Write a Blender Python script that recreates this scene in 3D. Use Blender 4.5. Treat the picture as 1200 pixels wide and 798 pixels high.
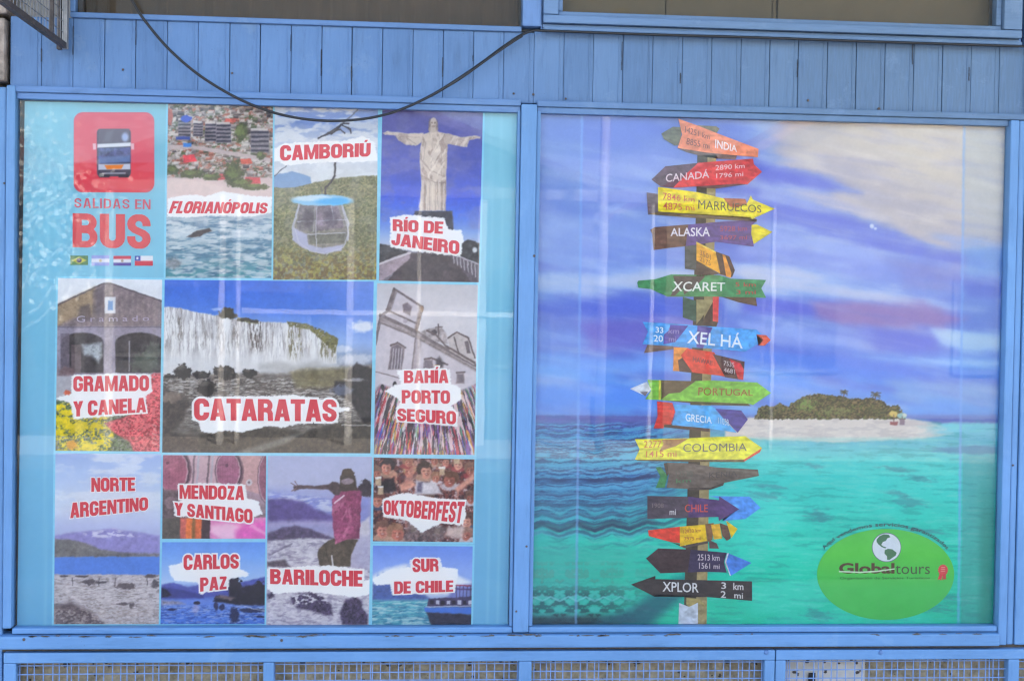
import bpy, bmesh, math, random
import numpy as np
from mathutils import Matrix, Vector

for _o in list(bpy.data.objects):
    bpy.data.objects.remove(_o)
SC = bpy.context.scene
COL = SC.collection
R = math.radians

# ------------------------------------------------------------------ camera
CAM = np.array([-0.4553, -4.9803, 1.7510])
YAW, PIT, ROL = 0.0832, -0.0247, 0.0165
FPX = 50 / 36 * 1200.0
_f = np.array([math.sin(YAW) * math.cos(PIT), math.cos(YAW) * math.cos(PIT), math.sin(PIT)])
_r = np.array([math.cos(YAW), -math.sin(YAW), 0.0])
_u = np.cross(_r, _f)
CR = math.cos(ROL) * _r + math.sin(ROL) * _u
CU = -math.sin(ROL) * _r + math.cos(ROL) * _u
cam = bpy.data.cameras.new('camera')
cam.sensor_width = 36
cam.lens = 50
cam.clip_start = 0.05
cam.clip_end = 1000
co = bpy.data.objects.new('camera', cam)
COL.objects.link(co)
co.matrix_world = Matrix(((CR[0], CU[0], -_f[0], CAM[0]), (CR[1], CU[1], -_f[1], CAM[1]),
                          (CR[2], CU[2], -_f[2], CAM[2]), (0, 0, 0, 1)))
SC.camera = co

# ------------------------------------------------------------------ light
SUN_EL, SUN_AZ = R(43), R(20)          # the sun stands behind the shop: the front is in shade
w = bpy.data.worlds.new('World')
SC.world = w
w.use_nodes = True
nt = w.node_tree
bg = nt.nodes['Background']
sky = nt.nodes.new('ShaderNodeTexSky')
sky.sky_type = 'NISHITA'
sky.sun_disc = False
sky.sun_elevation = SUN_EL
sky.sun_rotation = SUN_AZ
sky.air_density = 1.0
sky.dust_density = 3.5
sky.ozone_density = 0.6
nt.links.new(sky.outputs[0], bg.inputs[0])
bg.inputs[1].default_value = 0.15
sl = bpy.data.lights.new('sun', 'SUN')
sl.energy = 4.0
sl.angle = R(0.53)
sl.color = (1.0, 0.94, 0.86)
so = bpy.data.objects.new('sun', sl)
COL.objects.link(so)
_d = Vector((math.sin(SUN_AZ) * math.cos(SUN_EL), math.cos(SUN_AZ) * math.cos(SUN_EL), math.sin(SUN_EL)))
so.rotation_euler = _d.to_track_quat('Z', 'Y').to_euler()
so.location = (0, 8, 12)
vs = SC.view_settings
vs.view_transform = 'Standard'
vs.look = 'None'
vs.exposure = 2.85
vs.gamma = 1.0
vs.use_curve_mapping = False
SC.cycles.use_denoising = True
SC.cycles.max_bounces = 8
SC.cycles.filter_width = 1.35

# ------------------------------------------------------------------ helpers: points
def WP(px, py, y=0.0):
    """photo pixel arrays -> world points on the upright plane at depth y"""
    px = np.asarray(px, float); py = np.asarray(py, float)
    a = (px - 600) / FPX; b = (399 - py) / FPX
    d = _f[None, :] + a[..., None] * CR + b[..., None] * CU if px.ndim == 1 else _f + a * CR + b * CU
    t = (y - CAM[1]) / d[..., 1]
    return CAM + d * (t[..., None] if px.ndim == 1 else t)

def W1(px, py, y=0.0):
    return tuple(float(v) for v in WP(float(px), float(py), y))

def lin(c):
    c = np.asarray(c, float) / 255.0
    return np.where(c <= 0.04045, c / 12.92, ((c + 0.055) / 1.055) ** 2.4)

INK_GAIN = np.array([0.95, 0.93, 0.82])
INK_VEIL = 0.012
def ink(c):
    """printed colour: what the print looks like -> its albedo"""
    return np.clip((lin(c) - INK_VEIL) * INK_GAIN, 0.003, 0.92)

# ------------------------------------------------------------------ helpers: objects
def link(name, me, m=None, parent=None):
    o = bpy.data.objects.new(name, me)
    COL.objects.link(o)
    if m is not None:
        for k in (m if isinstance(m, (list, tuple)) else [m]):
            me.materials.append(k)
    if parent is not None:
        o.parent = parent
        o.matrix_parent_inverse = Matrix.Translation(-parent.location) if parent.type == 'EMPTY' and parent.parent is None else Matrix()
    return o

def tag(o, label=None, cat=None, group=None, kind=None):
    if label: o['label'] = label
    if cat: o['category'] = cat
    if group: o['group'] = group
    if kind: o['kind'] = kind
    return o

def thing(name, label, cat, loc=(0, 0, 0), group=None):
    o = bpy.data.objects.new(name, None)
    o.empty_display_size = 0.1
    COL.objects.link(o)
    o.location = loc
    return tag(o, label, cat, group)

class MB:
    """collects boxes / quads / tubes, all in world coordinates"""
    def __init__(s):
        s.bm = bmesh.new()
    def box(s, x0, x1, y0, y1, z0, z1, bev=0.0, mi=0):
        vs_ = [s.bm.verts.new(p) for p in ((x0, y0, z0), (x1, y0, z0), (x1, y1, z0), (x0, y1, z0),
                                           (x0, y0, z1), (x1, y0, z1), (x1, y1, z1), (x0, y1, z1))]
        fs = []
        for q in ((3, 2, 1, 0), (4, 5, 6, 7), (0, 1, 5, 4), (1, 2, 6, 5), (2, 3, 7, 6), (3, 0, 4, 7)):
            fc = s.bm.faces.new([vs_[i] for i in q]); fc.material_index = mi; fs.append(fc)
        if bev > 0:
            es = list({e for f_ in fs for e in f_.edges})
            bmesh.ops.bevel(s.bm, geom=es, offset=bev, segments=2, affect='EDGES', profile=0.6)
        return s
    def face(s, pts, mi=0):
        fc = s.bm.faces.new([s.bm.verts.new(p) for p in pts]); fc.material_index = mi
        return s
    def bar(s, a, b, wx, wy, mi=0):
        a, b = Vector(a), Vector(b)
        d = (b - a).normalized()
        up = Vector((0, 0, 1)) if abs(d.z) < 0.9 else Vector((1, 0, 0))
        p = d.cross(up).normalized(); q = p.cross(d).normalized()
        c = []
        for e in (a, b):
            for i, j in ((-1, -1), (1, -1), (1, 1), (-1, 1)):
                c.append(s.bm.verts.new(e + p * i * wx / 2 + q * j * wy / 2))
        for k in ((3, 2, 1, 0), (4, 5, 6, 7), (0, 1, 5, 4), (1, 2, 6, 5), (2, 3, 7, 6), (3, 0, 4, 7)):
            fc = s.bm.faces.new([c[i] for i in k]); fc.material_index = mi
        return s
    def tube(s, pts, r, n=8, mi=0):
        pts = [Vector(p) for p in pts]
        rings = []
        for i, p in enumerate(pts):
            t = (pts[min(i + 1, len(pts) - 1)] - pts[max(i - 1, 0)]).normalized()
            up = Vector((0, 1, 0)) if abs(t.y) < 0.9 else Vector((1, 0, 0))
            a = t.cross(up).normalized(); b = a.cross(t)
            rr = r[i] if isinstance(r, (list, tuple)) else r
            rings.append([s.bm.verts.new(p + rr * (a * math.cos(2 * math.pi * k / n) + b * math.sin(2 * math.pi * k / n))) for k in range(n)])
        for i in range(len(rings) - 1):
            for k in range(n):
                fc = s.bm.faces.new((rings[i][k], rings[i][(k + 1) % n], rings[i + 1][(k + 1) % n], rings[i + 1][k]))
                fc.smooth = True; fc.material_index = mi
        for rg in (rings[0][::-1], rings[-1]):
            s.bm.faces.new(rg).material_index = mi
        return s
    def disc(s, c, r, y0, y1, n=14, mi=0):
        """short stud standing out from the wall, axis along y"""
        f0 = [s.bm.verts.new((c[0] + r * math.cos(2 * math.pi * k / n), y0, c[1] + r * math.sin(2 * math.pi * k / n))) for k in range(n)]
        f1 = [s.bm.verts.new((c[0] + .75 * r * math.cos(2 * math.pi * k / n), y1, c[1] + .75 * r * math.sin(2 * math.pi * k / n))) for k in range(n)]
        for k in range(n):
            s.bm.faces.new((f0[k], f0[(k + 1) % n], f1[(k + 1) % n], f1[k])).material_index = mi
        s.bm.faces.new(f1).material_index = mi
        return s
    def build(s, name, m, parent=None):
        bmesh.ops.recalc_face_normals(s.bm, faces=s.bm.faces[:])
        me = bpy.data.meshes.new(name)
        s.bm.to_mesh(me); s.bm.free()
        return link(name, me, m, parent)

# ------------------------------------------------------------------ helpers: materials
def new_mat(name):
    m = bpy.data.materials.new(name)
    m.use_nodes = True
    n = m.node_tree.nodes
    return m, n, m.node_tree.links, n['Principled BSDF']

def N(n, t, **kw):
    o = n.new(t)
    for k, v in kw.items():
        setattr(o, k, v)
    return o

def noise_node(n, l, scale, detail=4, rough=0.6, vec=None, dist=0.0):
    t = n.new('ShaderNodeTexNoise')
    t.inputs['Scale'].default_value = scale
    t.inputs['Detail'].default_value = detail
    t.inputs['Roughness'].default_value = rough
    t.inputs['Distortion'].default_value = dist
    if vec is not None:
        l.new(vec, t.inputs['Vector'])
    return t

def ramp(n, l, src, stops):
    r = n.new('ShaderNodeValToRGB')
    e = r.color_ramp.elements
    while len(e) < len(stops):
        e.new(0.5)
    for el, (p, c) in zip(e, stops):
        el.position = p
        el.color = (c, c, c, 1) if not isinstance(c, (tuple, list)) else tuple(c) + (1,)
    l.new(src, r.inputs[0])
    return r

def mixc(n, l, fac, a, b, mode='MIX'):
    m = n.new('ShaderNodeMix'); m.data_type = 'RGBA'; m.blend_type = mode
    if isinstance(fac, float): m.inputs[0].default_value = fac
    else: l.new(fac, m.inputs[0])
    for k, s in ((6, a), (7, b)):
        if isinstance(s, (tuple, list)): m.inputs[k].default_value = tuple(s) + (1,)
        else: l.new(s, m.inputs[k])
    return m.outputs[2]

def simple(name, col, rough=0.6, var=0.12, scale=30, metal=0.0, bump=0.0):
    m, n, l, p = new_mat(name)
    g = N(n, 'ShaderNodeNewGeometry')
    t = noise_node(n, l, scale, 5, 0.65, g.outputs['Position'])
    c = mixc(n, l, ramp(n, l, t.outputs[0], [(0.3, 0.0), (0.7, 1.0)]).outputs[0],
             tuple(max(0, x * (1 - var)) for x in col), tuple(min(1, x * (1 + var)) for x in col))
    l.new(c, p.inputs['Base Color'])
    p.inputs['Roughness'].default_value = rough
    p.inputs['Metallic'].default_value = metal
    if bump > 0:
        b = N(n, 'ShaderNodeBump'); b.inputs['Strength'].default_value = bump; b.inputs['Distance'].default_value = 0.002
        l.new(t.outputs[0], b.inputs['Height']); l.new(b.outputs[0], p.inputs['Normal'])
    return m

def paint(name, col, wear=0.5, vertical=True, col2=None, board=0.0):
    """old brushed oil paint on timber: sun-faded patches, brush streaks, dirt specks and chips down to bare wood"""
    m, n, l, p = new_mat(name)
    g = N(n, 'ShaderNodeNewGeometry')
    mp = N(n, 'ShaderNodeMapping')
    mp.inputs['Scale'].default_value = (1, 1, 0.10) if vertical else (0.10, 1, 1)
    l.new(g.outputs['Position'], mp.inputs['Vector'])
    streak = noise_node(n, l, 130, 4, 0.6, mp.outputs[0])
    cloud = noise_node(n, l, 3.2, 5, 0.55, g.outputs['Position'])
    c = mixc(n, l, ramp(n, l, cloud.outputs[0], [(0.3, 0.0), (0.72, 1.0)]).outputs[0],
             tuple(x * 0.86 for x in col), tuple(min(1, x * 1.08 + 0.006) for x in col))
    if col2 is not None:      # shade on the right hand side, painted in as a greyer, darker blue
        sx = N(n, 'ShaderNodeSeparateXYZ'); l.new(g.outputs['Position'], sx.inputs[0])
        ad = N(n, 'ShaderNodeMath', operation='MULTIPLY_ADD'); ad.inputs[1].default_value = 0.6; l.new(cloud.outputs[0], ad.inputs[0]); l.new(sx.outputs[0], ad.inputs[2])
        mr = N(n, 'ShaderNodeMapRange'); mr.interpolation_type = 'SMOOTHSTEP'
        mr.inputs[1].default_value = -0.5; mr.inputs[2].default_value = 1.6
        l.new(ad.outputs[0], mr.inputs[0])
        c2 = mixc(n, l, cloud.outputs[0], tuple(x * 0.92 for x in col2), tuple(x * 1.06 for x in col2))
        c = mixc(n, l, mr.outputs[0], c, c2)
    if board > 0:             # every board has weathered a little differently
        sx2 = N(n, 'ShaderNodeSeparateXYZ'); l.new(g.outputs['Position'], sx2.inputs[0])
        a1 = N(n, 'ShaderNodeMath', operation='MULTIPLY_ADD'); a1.inputs[1].default_value = 1 / board; a1.inputs[2].default_value = 1.7667 / board; l.new(sx2.outputs[0], a1.inputs[0])
        fl = N(n, 'ShaderNodeMath', operation='FLOOR'); l.new(a1.outputs[0], fl.inputs[0])
        wn = N(n, 'ShaderNodeTexWhiteNoise', noise_dimensions='1D'); l.new(fl.outputs[0], wn.inputs['W'])
        rr = ramp(n, l, wn.outputs['Value'], [(0.0, (0.86, 0.88, 0.90)), (1.0, (1.08, 1.06, 1.05))])
        c = mixc(n, l, 1.0, c, rr.outputs[0], 'MULTIPLY')
    # runs of grime and rubbed patches
    mp3 = N(n, 'ShaderNodeMapping'); mp3.inputs['Scale'].default_value = (1, 1, 0.16) if vertical else (0.16, 1, 1)
    l.new(g.outputs['Position'], mp3.inputs['Vector'])
    run = noise_node(n, l, 34, 5, 0.65, mp3.outputs[0], 0.3)
    c = mixc(n, l, ramp(n, l, run.outputs[0], [(0.54, 0.0), (0.72, 0.42 * wear)]).outputs[0], c, (col[0] * .42, col[1] * .42, col[2] * .42))
    rub = noise_node(n, l, 7.5, 7, 0.72, g.outputs['Position'], 0.4)
    c = mixc(n, l, ramp(n, l, rub.outputs[0], [(0.57, 0.0), (0.66, 0.30 * wear)]).outputs[0], c, (col[0] * 1.5 + .05, col[1] * 1.25 + .04, col[2] * 1.08))
    c = mixc(n, l, ramp(n, l, streak.outputs[0], [(0.35, 0.0), (0.75, 0.22)]).outputs[0], c, tuple(min(1, x * 1.25 + .03) for x in col))
    stain = noise_node(n, l, 9, 6, 0.7, mp.outputs[0])
    c = mixc(n, l, ramp(n, l, stain.outputs[0], [(0.56, 0.0), (0.78, 0.45 * wear)]).outputs[0], c, (col[0] * .55 + .03, col[1] * .55 + .02, col[2] * .5))
    speck = noise_node(n, l, 210, 3, 0.5, g.outputs['Position'])
    c = mixc(n, l, ramp(n, l, speck.outputs[0], [(0.70, 0.0), (0.74, 0.55 * wear)]).outputs[0], c, (0.05, 0.05, 0.06))
    chipn = noise_node(n, l, 26, 5, 0.75, mp.outputs[0], 0.6)
    big = noise_node(n, l, 2.3, 2, 0.5, g.outputs['Position'])
    chip = ramp(n, l, chipn.outputs[0], [(0.700, 0.0), (0.712, 1.0)])
    gate = ramp(n, l, big.outputs[0], [(0.50, 0.0), (0.56, wear)])
    mm = N(n, 'ShaderNodeMath', operation='MULTIPLY')
    l.new(chip.outputs[0], mm.inputs[0]); l.new(gate.outputs[0], mm.inputs[1])
    c = mixc(n, l, mm.outputs[0], c, (0.075, 0.06, 0.055))
    l.new(c, p.inputs['Base Color'])
    p.inputs['Roughness'].default_value = 0.5
    p.inputs['Specular IOR Level'].default_value = 0.35
    b = N(n, 'ShaderNodeBump'); b.inputs['Strength'].default_value = 0.25; b.inputs['Distance'].default_value = 0.0015
    l.new(streak.outputs[0], b.inputs['Height'])
    b2 = N(n, 'ShaderNodeBump'); b2.invert = True
    b2.inputs['Strength'].default_value = 0.6; b2.inputs['Distance'].default_value = 0.001
    l.new(mm.outputs[0], b2.inputs['Height']); l.new(b.outputs[0], b2.inputs['Normal'])
    l.new(b2.outputs[0], p.inputs['Normal'])
    return m

def glass_mat(name, strength=0.80, dust=0.5):
    m, n, l, p = new_mat(name)
    out = n['Material Output']
    n.remove(p)
    fr = N(n, 'ShaderNodeFresnel'); fr.inputs[0].default_value = 1.5
    k = N(n, 'ShaderNodeMath', operation='MULTIPLY'); k.inputs[1].default_value = strength; k.use_clamp = True
    l.new(fr.outputs[0], k.inputs[0])
    tr = N(n, 'ShaderNodeBsdfTransparent'); gl = N(n, 'ShaderNodeBsdfGlossy'); gl.inputs['Roughness'].default_value = 0.0
    # very slightly wavy old window glass with a thin film of dust
    g = N(n, 'ShaderNodeNewGeometry')
    t = noise_node(n, l, 5, 2, 0.5, g.outputs['Position'])
    b = N(n, 'ShaderNodeBump'); b.inputs['Strength'].default_value = 0.05; b.inputs['Distance'].default_value = 0.002
    l.new(t.outputs[0], b.inputs['Height']); l.new(b.outputs[0], gl.inputs['Normal'])
    mx = N(n, 'ShaderNodeMixShader')
    l.new(k.outputs[0], mx.inputs[0]); l.new(tr.outputs[0], mx.inputs[1]); l.new(gl.outputs[0], mx.inputs[2])
    df = N(n, 'ShaderNodeBsdfDiffuse'); df.inputs[0].default_value = (0.62, 0.62, 0.62, 1)
    d = noise_node(n, l, 14, 6, 0.7, g.outputs['Position'])
    dr = ramp(n, l, d.outputs[0], [(0.35, 0.004), (0.8, 0.022)])
    m2 = N(n, 'ShaderNodeMixShader')
    dk_ = N(n, 'ShaderNodeMath', operation='MULTIPLY'); dk_.inputs[1].default_value = dust; l.new(dr.outputs[0], dk_.inputs[0]); l.new(dk_.outputs[0], m2.inputs[0]); l.new(mx.outputs[0], m2.inputs[1]); l.new(df.outputs[0], m2.inputs[2])
    l.new(m2.outputs[0], out.inputs[0])
    return m

def clear_mat(name):
    m, n, l, p = new_mat(name)
    out = n['Material Output']; n.remove(p)
    tr = N(n, 'ShaderNodeBsdfTransparent')
    l.new(tr.outputs[0], out.inputs[0])
    return m

BLUE = (0.118, 0.250, 0.445)
SHADEB = (0.100, 0.165, 0.245)  # the blue with the right side's shade mixed into it
M_board = paint('blue_paint_boards', (0.098, 0.198, 0.375), 1.0, True, SHADEB, 0.1049)
M_post = paint('blue_paint_posts', BLUE, 0.6, True)
M_rail = paint('blue_paint_rails', BLUE, 0.8, False)
M_head = paint('blue_paint_header', (0.105, 0.208, 0.40), 0.9, False, SHADEB)
M_upost = paint('blue_paint_upper', (0.125, 0.235, 0.45), 0.8, True)
M_dark = simple('dark_gap', (0.02, 0.018, 0.017), 0.9)
M_glass = glass_mat('window_glass')
M_glass2 = glass_mat('transom_glass', 0.25, 0.15)
M_clear = clear_mat('glass_back')

def attr_mat(name, rough=0.42):
    m, n, l, p = new_mat(name)
    a = N(n, 'ShaderNodeAttribute'); a.attribute_name = 'ink'
    l.new(a.outputs['Color'], p.inputs['Base Color'])
    p.inputs['Roughness'].default_value = rough
    p.inputs['Specular IOR Level'].default_value = 0.25
    return m
M_print = attr_mat('printed_vinyl')
_inks = {}
def ink_mat(c):
    k = tuple(int(v) for v in c)
    if k not in _inks:
        _inks[k] = simple('ink_%02x%02x%02x' % k, tuple(float(v) for v in ink(k)), 0.45, 0.07, 45)
    return _inks[k]

# ------------------------------------------------------------------ helpers: painter for the printed pictures (flat prints)
_rs = np.random.RandomState(5)
_LAT = _rs.rand(256, 256)
def vnoise(x, y):
    xi = np.floor(x).astype(int); yi = np.floor(y).astype(int)
    fx = x - xi; fy = y - yi
    fx = fx * fx * (3 - 2 * fx); fy = fy * fy * (3 - 2 * fy)
    g = lambda a, b: _LAT[a % 256, b % 256]
    return (g(xi, yi) * (1 - fx) + g(xi + 1, yi) * fx) * (1 - fy) + (g(xi, yi + 1) * (1 - fx) + g(xi + 1, yi + 1) * fx) * fy
def fbm(x, y, o=4, s=0):
    v = 0; a = 1.0; t = 0
    for i in range(o):
        v = v + a * vnoise(x * 2 ** i + 17.3 * (s + i), y * 2 ** i + 9.1 * (s - i)); t += a; a *= 0.55
    return v / t
def sst(a, b, v):
    t = np.clip((v - a) / (b - a), 0, 1)
    return t * t * (3 - 2 * t)

class Cv:
    SS = 2.0
    def __init__(s, x0, y0, x1, y1, col=(128, 128, 128), zoom=None, ss=2.0):
        s.SS = ss
        s.x0, s.y0 = x0 - 2, y0 - 2
        wn = int((x1 - x0 + 4) * s.SS) + 1; hn = int((y1 - y0 + 4) * s.SS) + 1
        s.X, s.Y = np.meshgrid(s.x0 + np.arange(wn) / s.SS, s.y0 + np.arange(hn) / s.SS)
        s.img = np.ones((hn, wn, 3)) * np.array(col, float)
        s.z = zoom or (1.0, 0.0, 0.0)
    def T(s, p):
        k, ox, oy = s.z
        return ox + p[0] / k, oy + p[1] / k
    def mix(s, m, col):
        m = np.clip(m, 0, 1)[..., None]
        s.img = s.img * (1 - m) + np.asarray(col, float) * m
    def grad(s, stops, tilt=0.0):
        k, ox, oy = s.z
        yy = (s.Y - oy) * k + tilt * (s.X - ox) * k
        ys = [a for a, _ in stops]
        for c in range(3):
            s.img[..., c] = np.interp(yy, ys, [b[c] for _, b in stops])
    def _win(s, P, pad):
        xs = [p[0] for p in P]; ys = [p[1] for p in P]
        i0 = max(0, int((min(xs) - pad - s.x0) * s.SS)); i1 = min(s.X.shape[1], int((max(xs) + pad - s.x0) * s.SS) + 2)
        j0 = max(0, int((min(ys) - pad - s.y0) * s.SS)); j1 = min(s.X.shape[0], int((max(ys) + pad - s.y0) * s.SS) + 2)
        return slice(j0, max(j0, j1)), slice(i0, max(i0, i1))
    def pmask(s, pts, soft=0.7):
        m = np.zeros(s.X.shape)
        w_ = s._win([s.T(p) for p in pts], soft + 1)
        m[w_] = s._pm(pts, soft, w_)
        return m
    def _pm(s, pts, soft, w_):
        P = [s.T(p) for p in pts]
        X = s.X[w_]; Y = s.Y[w_]
        ins = np.zeros(X.shape, bool)
        d2 = np.full(X.shape, 1e9)
        for (xa, ya), (xb, yb) in zip(P, P[1:] + P[:1]):
            c = (ya > Y) != (yb > Y)
            if abs(yb - ya) > 1e-9:
                ins ^= c & (X < (xb - xa) * (Y - ya) / (yb - ya) + xa)
            L = (xb - xa) ** 2 + (yb - ya) ** 2 + 1e-9
            t = np.clip(((X - xa) * (xb - xa) + (Y - ya) * (yb - ya)) / L, 0, 1)
            d2 = np.minimum(d2, (X - xa - t * (xb - xa)) ** 2 + (Y - ya - t * (yb - ya)) ** 2)
        sd = np.where(ins, 1, -1) * np.sqrt(d2)
        return sst(-soft, soft, sd)
    def _mixw(s, w_, m, col):
        m = np.clip(m, 0, 1)[..., None]
        s.img[w_] = s.img[w_] * (1 - m) + np.asarray(col, float) * m
    def poly(s, pts, col, a=1.0, soft=0.7, tex=0.0, ts=4.0, seed=1):
        w_ = s._win([s.T(p) for p in pts], soft + 1)
        m = s._pm(pts, soft, w_) * a
        if m.size == 0: return s
        if tex:
            n = (fbm(s.X[w_] / ts, s.Y[w_] / ts, 4, seed) - 0.5) * 2 * tex
            s._mixw(w_, m, np.clip(np.asarray(col, float) * (1 + n[..., None]), 0, 255))
        else:
            s._mixw(w_, m, col)
        return s
    def rect(s, x0, y0, x1, y1, col, a=1.0, soft=0.6):
        return s.poly([(x0, y0), (x1, y0), (x1, y1), (x0, y1)], col, a, soft)
    def ell(s, cx, cy, rx, ry, col, a=1.0, soft=0.15, rag=0.0):
        x, y = s.T((cx, cy)); k = s.z[0]
        f_ = 1.2 + soft + rag
        w_ = s._win([(x - rx / k * f_, y - ry / k * f_), (x + rx / k * f_, y + ry / k * f_)], 2)
        X = s.X[w_]; Y = s.Y[w_]
        if X.size == 0: return s
        d = np.hypot((X - x) / (rx / k), (Y - y) / (ry / k))
        if rag:
            d = d + rag * (fbm(X / 3, Y / 3, 3, int(cx)) - 0.5) * 2
        s._mixw(w_, sst(1 + soft, 1 - soft, d) * a, col)
        return s
    def line(s, pts, wd, col, a=1.0):
        P = [s.T(p) for p in pts]
        h = wd / s.z[0] / 2
        w_ = s._win(P, h + 2)
        X = s.X[w_]; Y = s.Y[w_]
        if X.size == 0: return s
        d2 = np.full(X.shape, 1e9)
        for (xa, ya), (xb, yb) in zip(P, P[1:]):
            L = (xb - xa) ** 2 + (yb - ya) ** 2 + 1e-9
            t = np.clip(((X - xa) * (xb - xa) + (Y - ya) * (yb - ya)) / L, 0, 1)
            d2 = np.minimum(d2, (X - xa - t * (xb - xa)) ** 2 + (Y - ya - t * (yb - ya)) ** 2)
        s._mixw(w_, sst(h + 0.5, max(h - 0.5, 0), np.sqrt(d2)) * a, col)
        return s
    def speck(s, mask, cols, sx, sy, th=0.55, seed=0, a=1.0, soft=0.11):
        for i, c in enumerate(cols):
            n = fbm(s.X / sx, s.Y / sy, 3, seed + 3 * i)
            s.mix(mask * sst(th - soft, th + soft, n) * a, c)
        return s
    def grain(s, amt, sx=1.5, sy=1.5, seed=0, mask=1.0):
        n = (fbm(s.X / sx, s.Y / sy, 3, seed) - 0.5) * 2 * amt
        s.img = np.clip(s.img + (n * mask)[..., None], 0, 255)
        return s
    def splash(s, pts, seed=1, col=(243, 243, 248)):
        """white dry-brush stroke behind a place name"""
        k = s.z[0]
        jx = (fbm(s.X / 2.2, s.Y / 1.1, 3, seed) - 0.5) * 2
        m = s.pmask(pts, 3.0)
        s.mix(sst(0.36, 0.62, m + 0.35 * jx), col)
        return s
    def sample(s, px, py):
        u = np.clip((px - s.x0) * s.SS, 0, s.img.shape[1] - 1.001); v = np.clip((py - s.y0) * s.SS, 0, s.img.shape[0] - 1.001)
        i = u.astype(int); j = v.astype(int); fu = (u - i)[..., None]; fv = (v - j)[..., None]
        g = s.img
        return (g[j, i] * (1 - fu) + g[j, i + 1] * fu) * (1 - fv) + (g[j + 1, i] * (1 - fu) + g[j + 1, i + 1] * fu) * fv

def print_mesh(name, cv, quad, y, parent, step=0.85, label=None, warp=0.0):
    """a printed sheet: fine grid over the four corners with the ink stored per vertex"""
    (tlx, tly), (trx, try_), (brx, bry), (blx, bly) = quad
    nu = max(2, int(max(trx - tlx, brx - blx) / step)); nv = max(2, int(max(bly - tly, bry - try_) / step))
    u, v = np.meshgrid(np.linspace(0, 1, nu + 1), np.linspace(0, 1, nv + 1))
    px = (tlx * (1 - u) + trx * u) * (1 - v) + (blx * (1 - u) + brx * u) * v
    py = (tly * (1 - u) + try_ * u) * (1 - v) + (bly * (1 - u) + bry * u) * v
    if warp:
        wx = (fbm(px / 4.5, py / 4.5, 4, 3) - .5) * 2 * warp; wy = (fbm(px / 4.5 + 50, py / 4.5, 4, 7) - .5) * 2 * warp
        colr = ink(cv.sample(px + wx, py + wy)).reshape(-1, 3)
    else:
        colr = ink(cv.sample(px, py)).reshape(-1, 3)
    P = WP(px.ravel(), py.ravel(), y)
    me = bpy.data.meshes.new(name)
    nvt = P.shape[0]
    me.vertices.add(nvt); me.vertices.foreach_set('co', P.astype(np.float32).ravel())
    idx = np.arange(nvt).reshape(nv + 1, nu + 1)
    q = np.stack([idx[1:, :-1], idx[1:, 1:], idx[:-1, 1:], idx[:-1, :-1]], -1).reshape(-1, 4)
    me.loops.add(q.size); me.loops.foreach_set('vertex_index', q.ravel().astype(np.int32))
    me.polygons.add(len(q)); me.polygons.foreach_set('loop_start', (np.arange(len(q)) * 4).astype(np.int32))
    at = me.attributes.new('ink', 'FLOAT_COLOR', 'POINT')
    at.data.foreach_set('color', np.concatenate([colr, np.ones((nvt, 1))], 1).astype(np.float32).ravel())
    me.update(calc_edges=True)
    o = link(name, me, M_print, parent)
    if label: o['label'] = label
    return o

# ------------------------------------------------------------------ helpers: lettering
_ACC = str.maketrans('ÁÉÍÓÚÑ', 'AEIOUN')
_tcache = {}
def text_geo(body, offset=0.0, shear=0.0, space=1.0):
    key = (body, offset, shear, space)
    if key not in _tcache:
        cu = bpy.data.curves.new('t', 'FONT')
        cu.body = body; cu.size = 1.0; cu.offset = offset; cu.shear = shear; cu.resolution_u = 3
        cu.space_character = space; cu.fill_mode = 'FRONT'
        ob = bpy.data.objects.new('t', cu); COL.objects.link(ob)
        dg = bpy.context.evaluated_depsgraph_get(); dg.update()
        me = bpy.data.meshes.new_from_object(ob.evaluated_get(dg))
        V = np.array([v.co[:2] for v in me.vertices]) if len(me.vertices) else np.zeros((0, 2))
        F = [tuple(p.vertices) for p in me.polygons]
        bpy.data.objects.remove(ob); bpy.data.curves.remove(cu); bpy.data.meshes.remove(me)
        par = list(range(len(V)))
        def find(a):
            while par[a] != a:
                par[a] = par[par[a]]; a = par[a]
            return a
        for f_ in F:
            for k in f_[1:]:
                par[find(k)] = find(f_[0])
        roots = {}
        for i in range(len(V)):
            roots.setdefault(find(i), []).append(i)
        order = sorted(roots, key=lambda r_: V[roots[r_], 0].mean())
        lev = np.zeros(len(V))
        for k, r_ in enumerate(order):
            lev[roots[r_]] = k % 3
        _tcache[key] = (V, F, lev)
    return _tcache[key]

def text_box(body, bold, shear, space):
    V = text_geo(body.translate(_ACC), bold, shear, space)[0]
    return V[:, 0].min(), V[:, 0].max(), V[:, 1].min(), V[:, 1].max()

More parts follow.
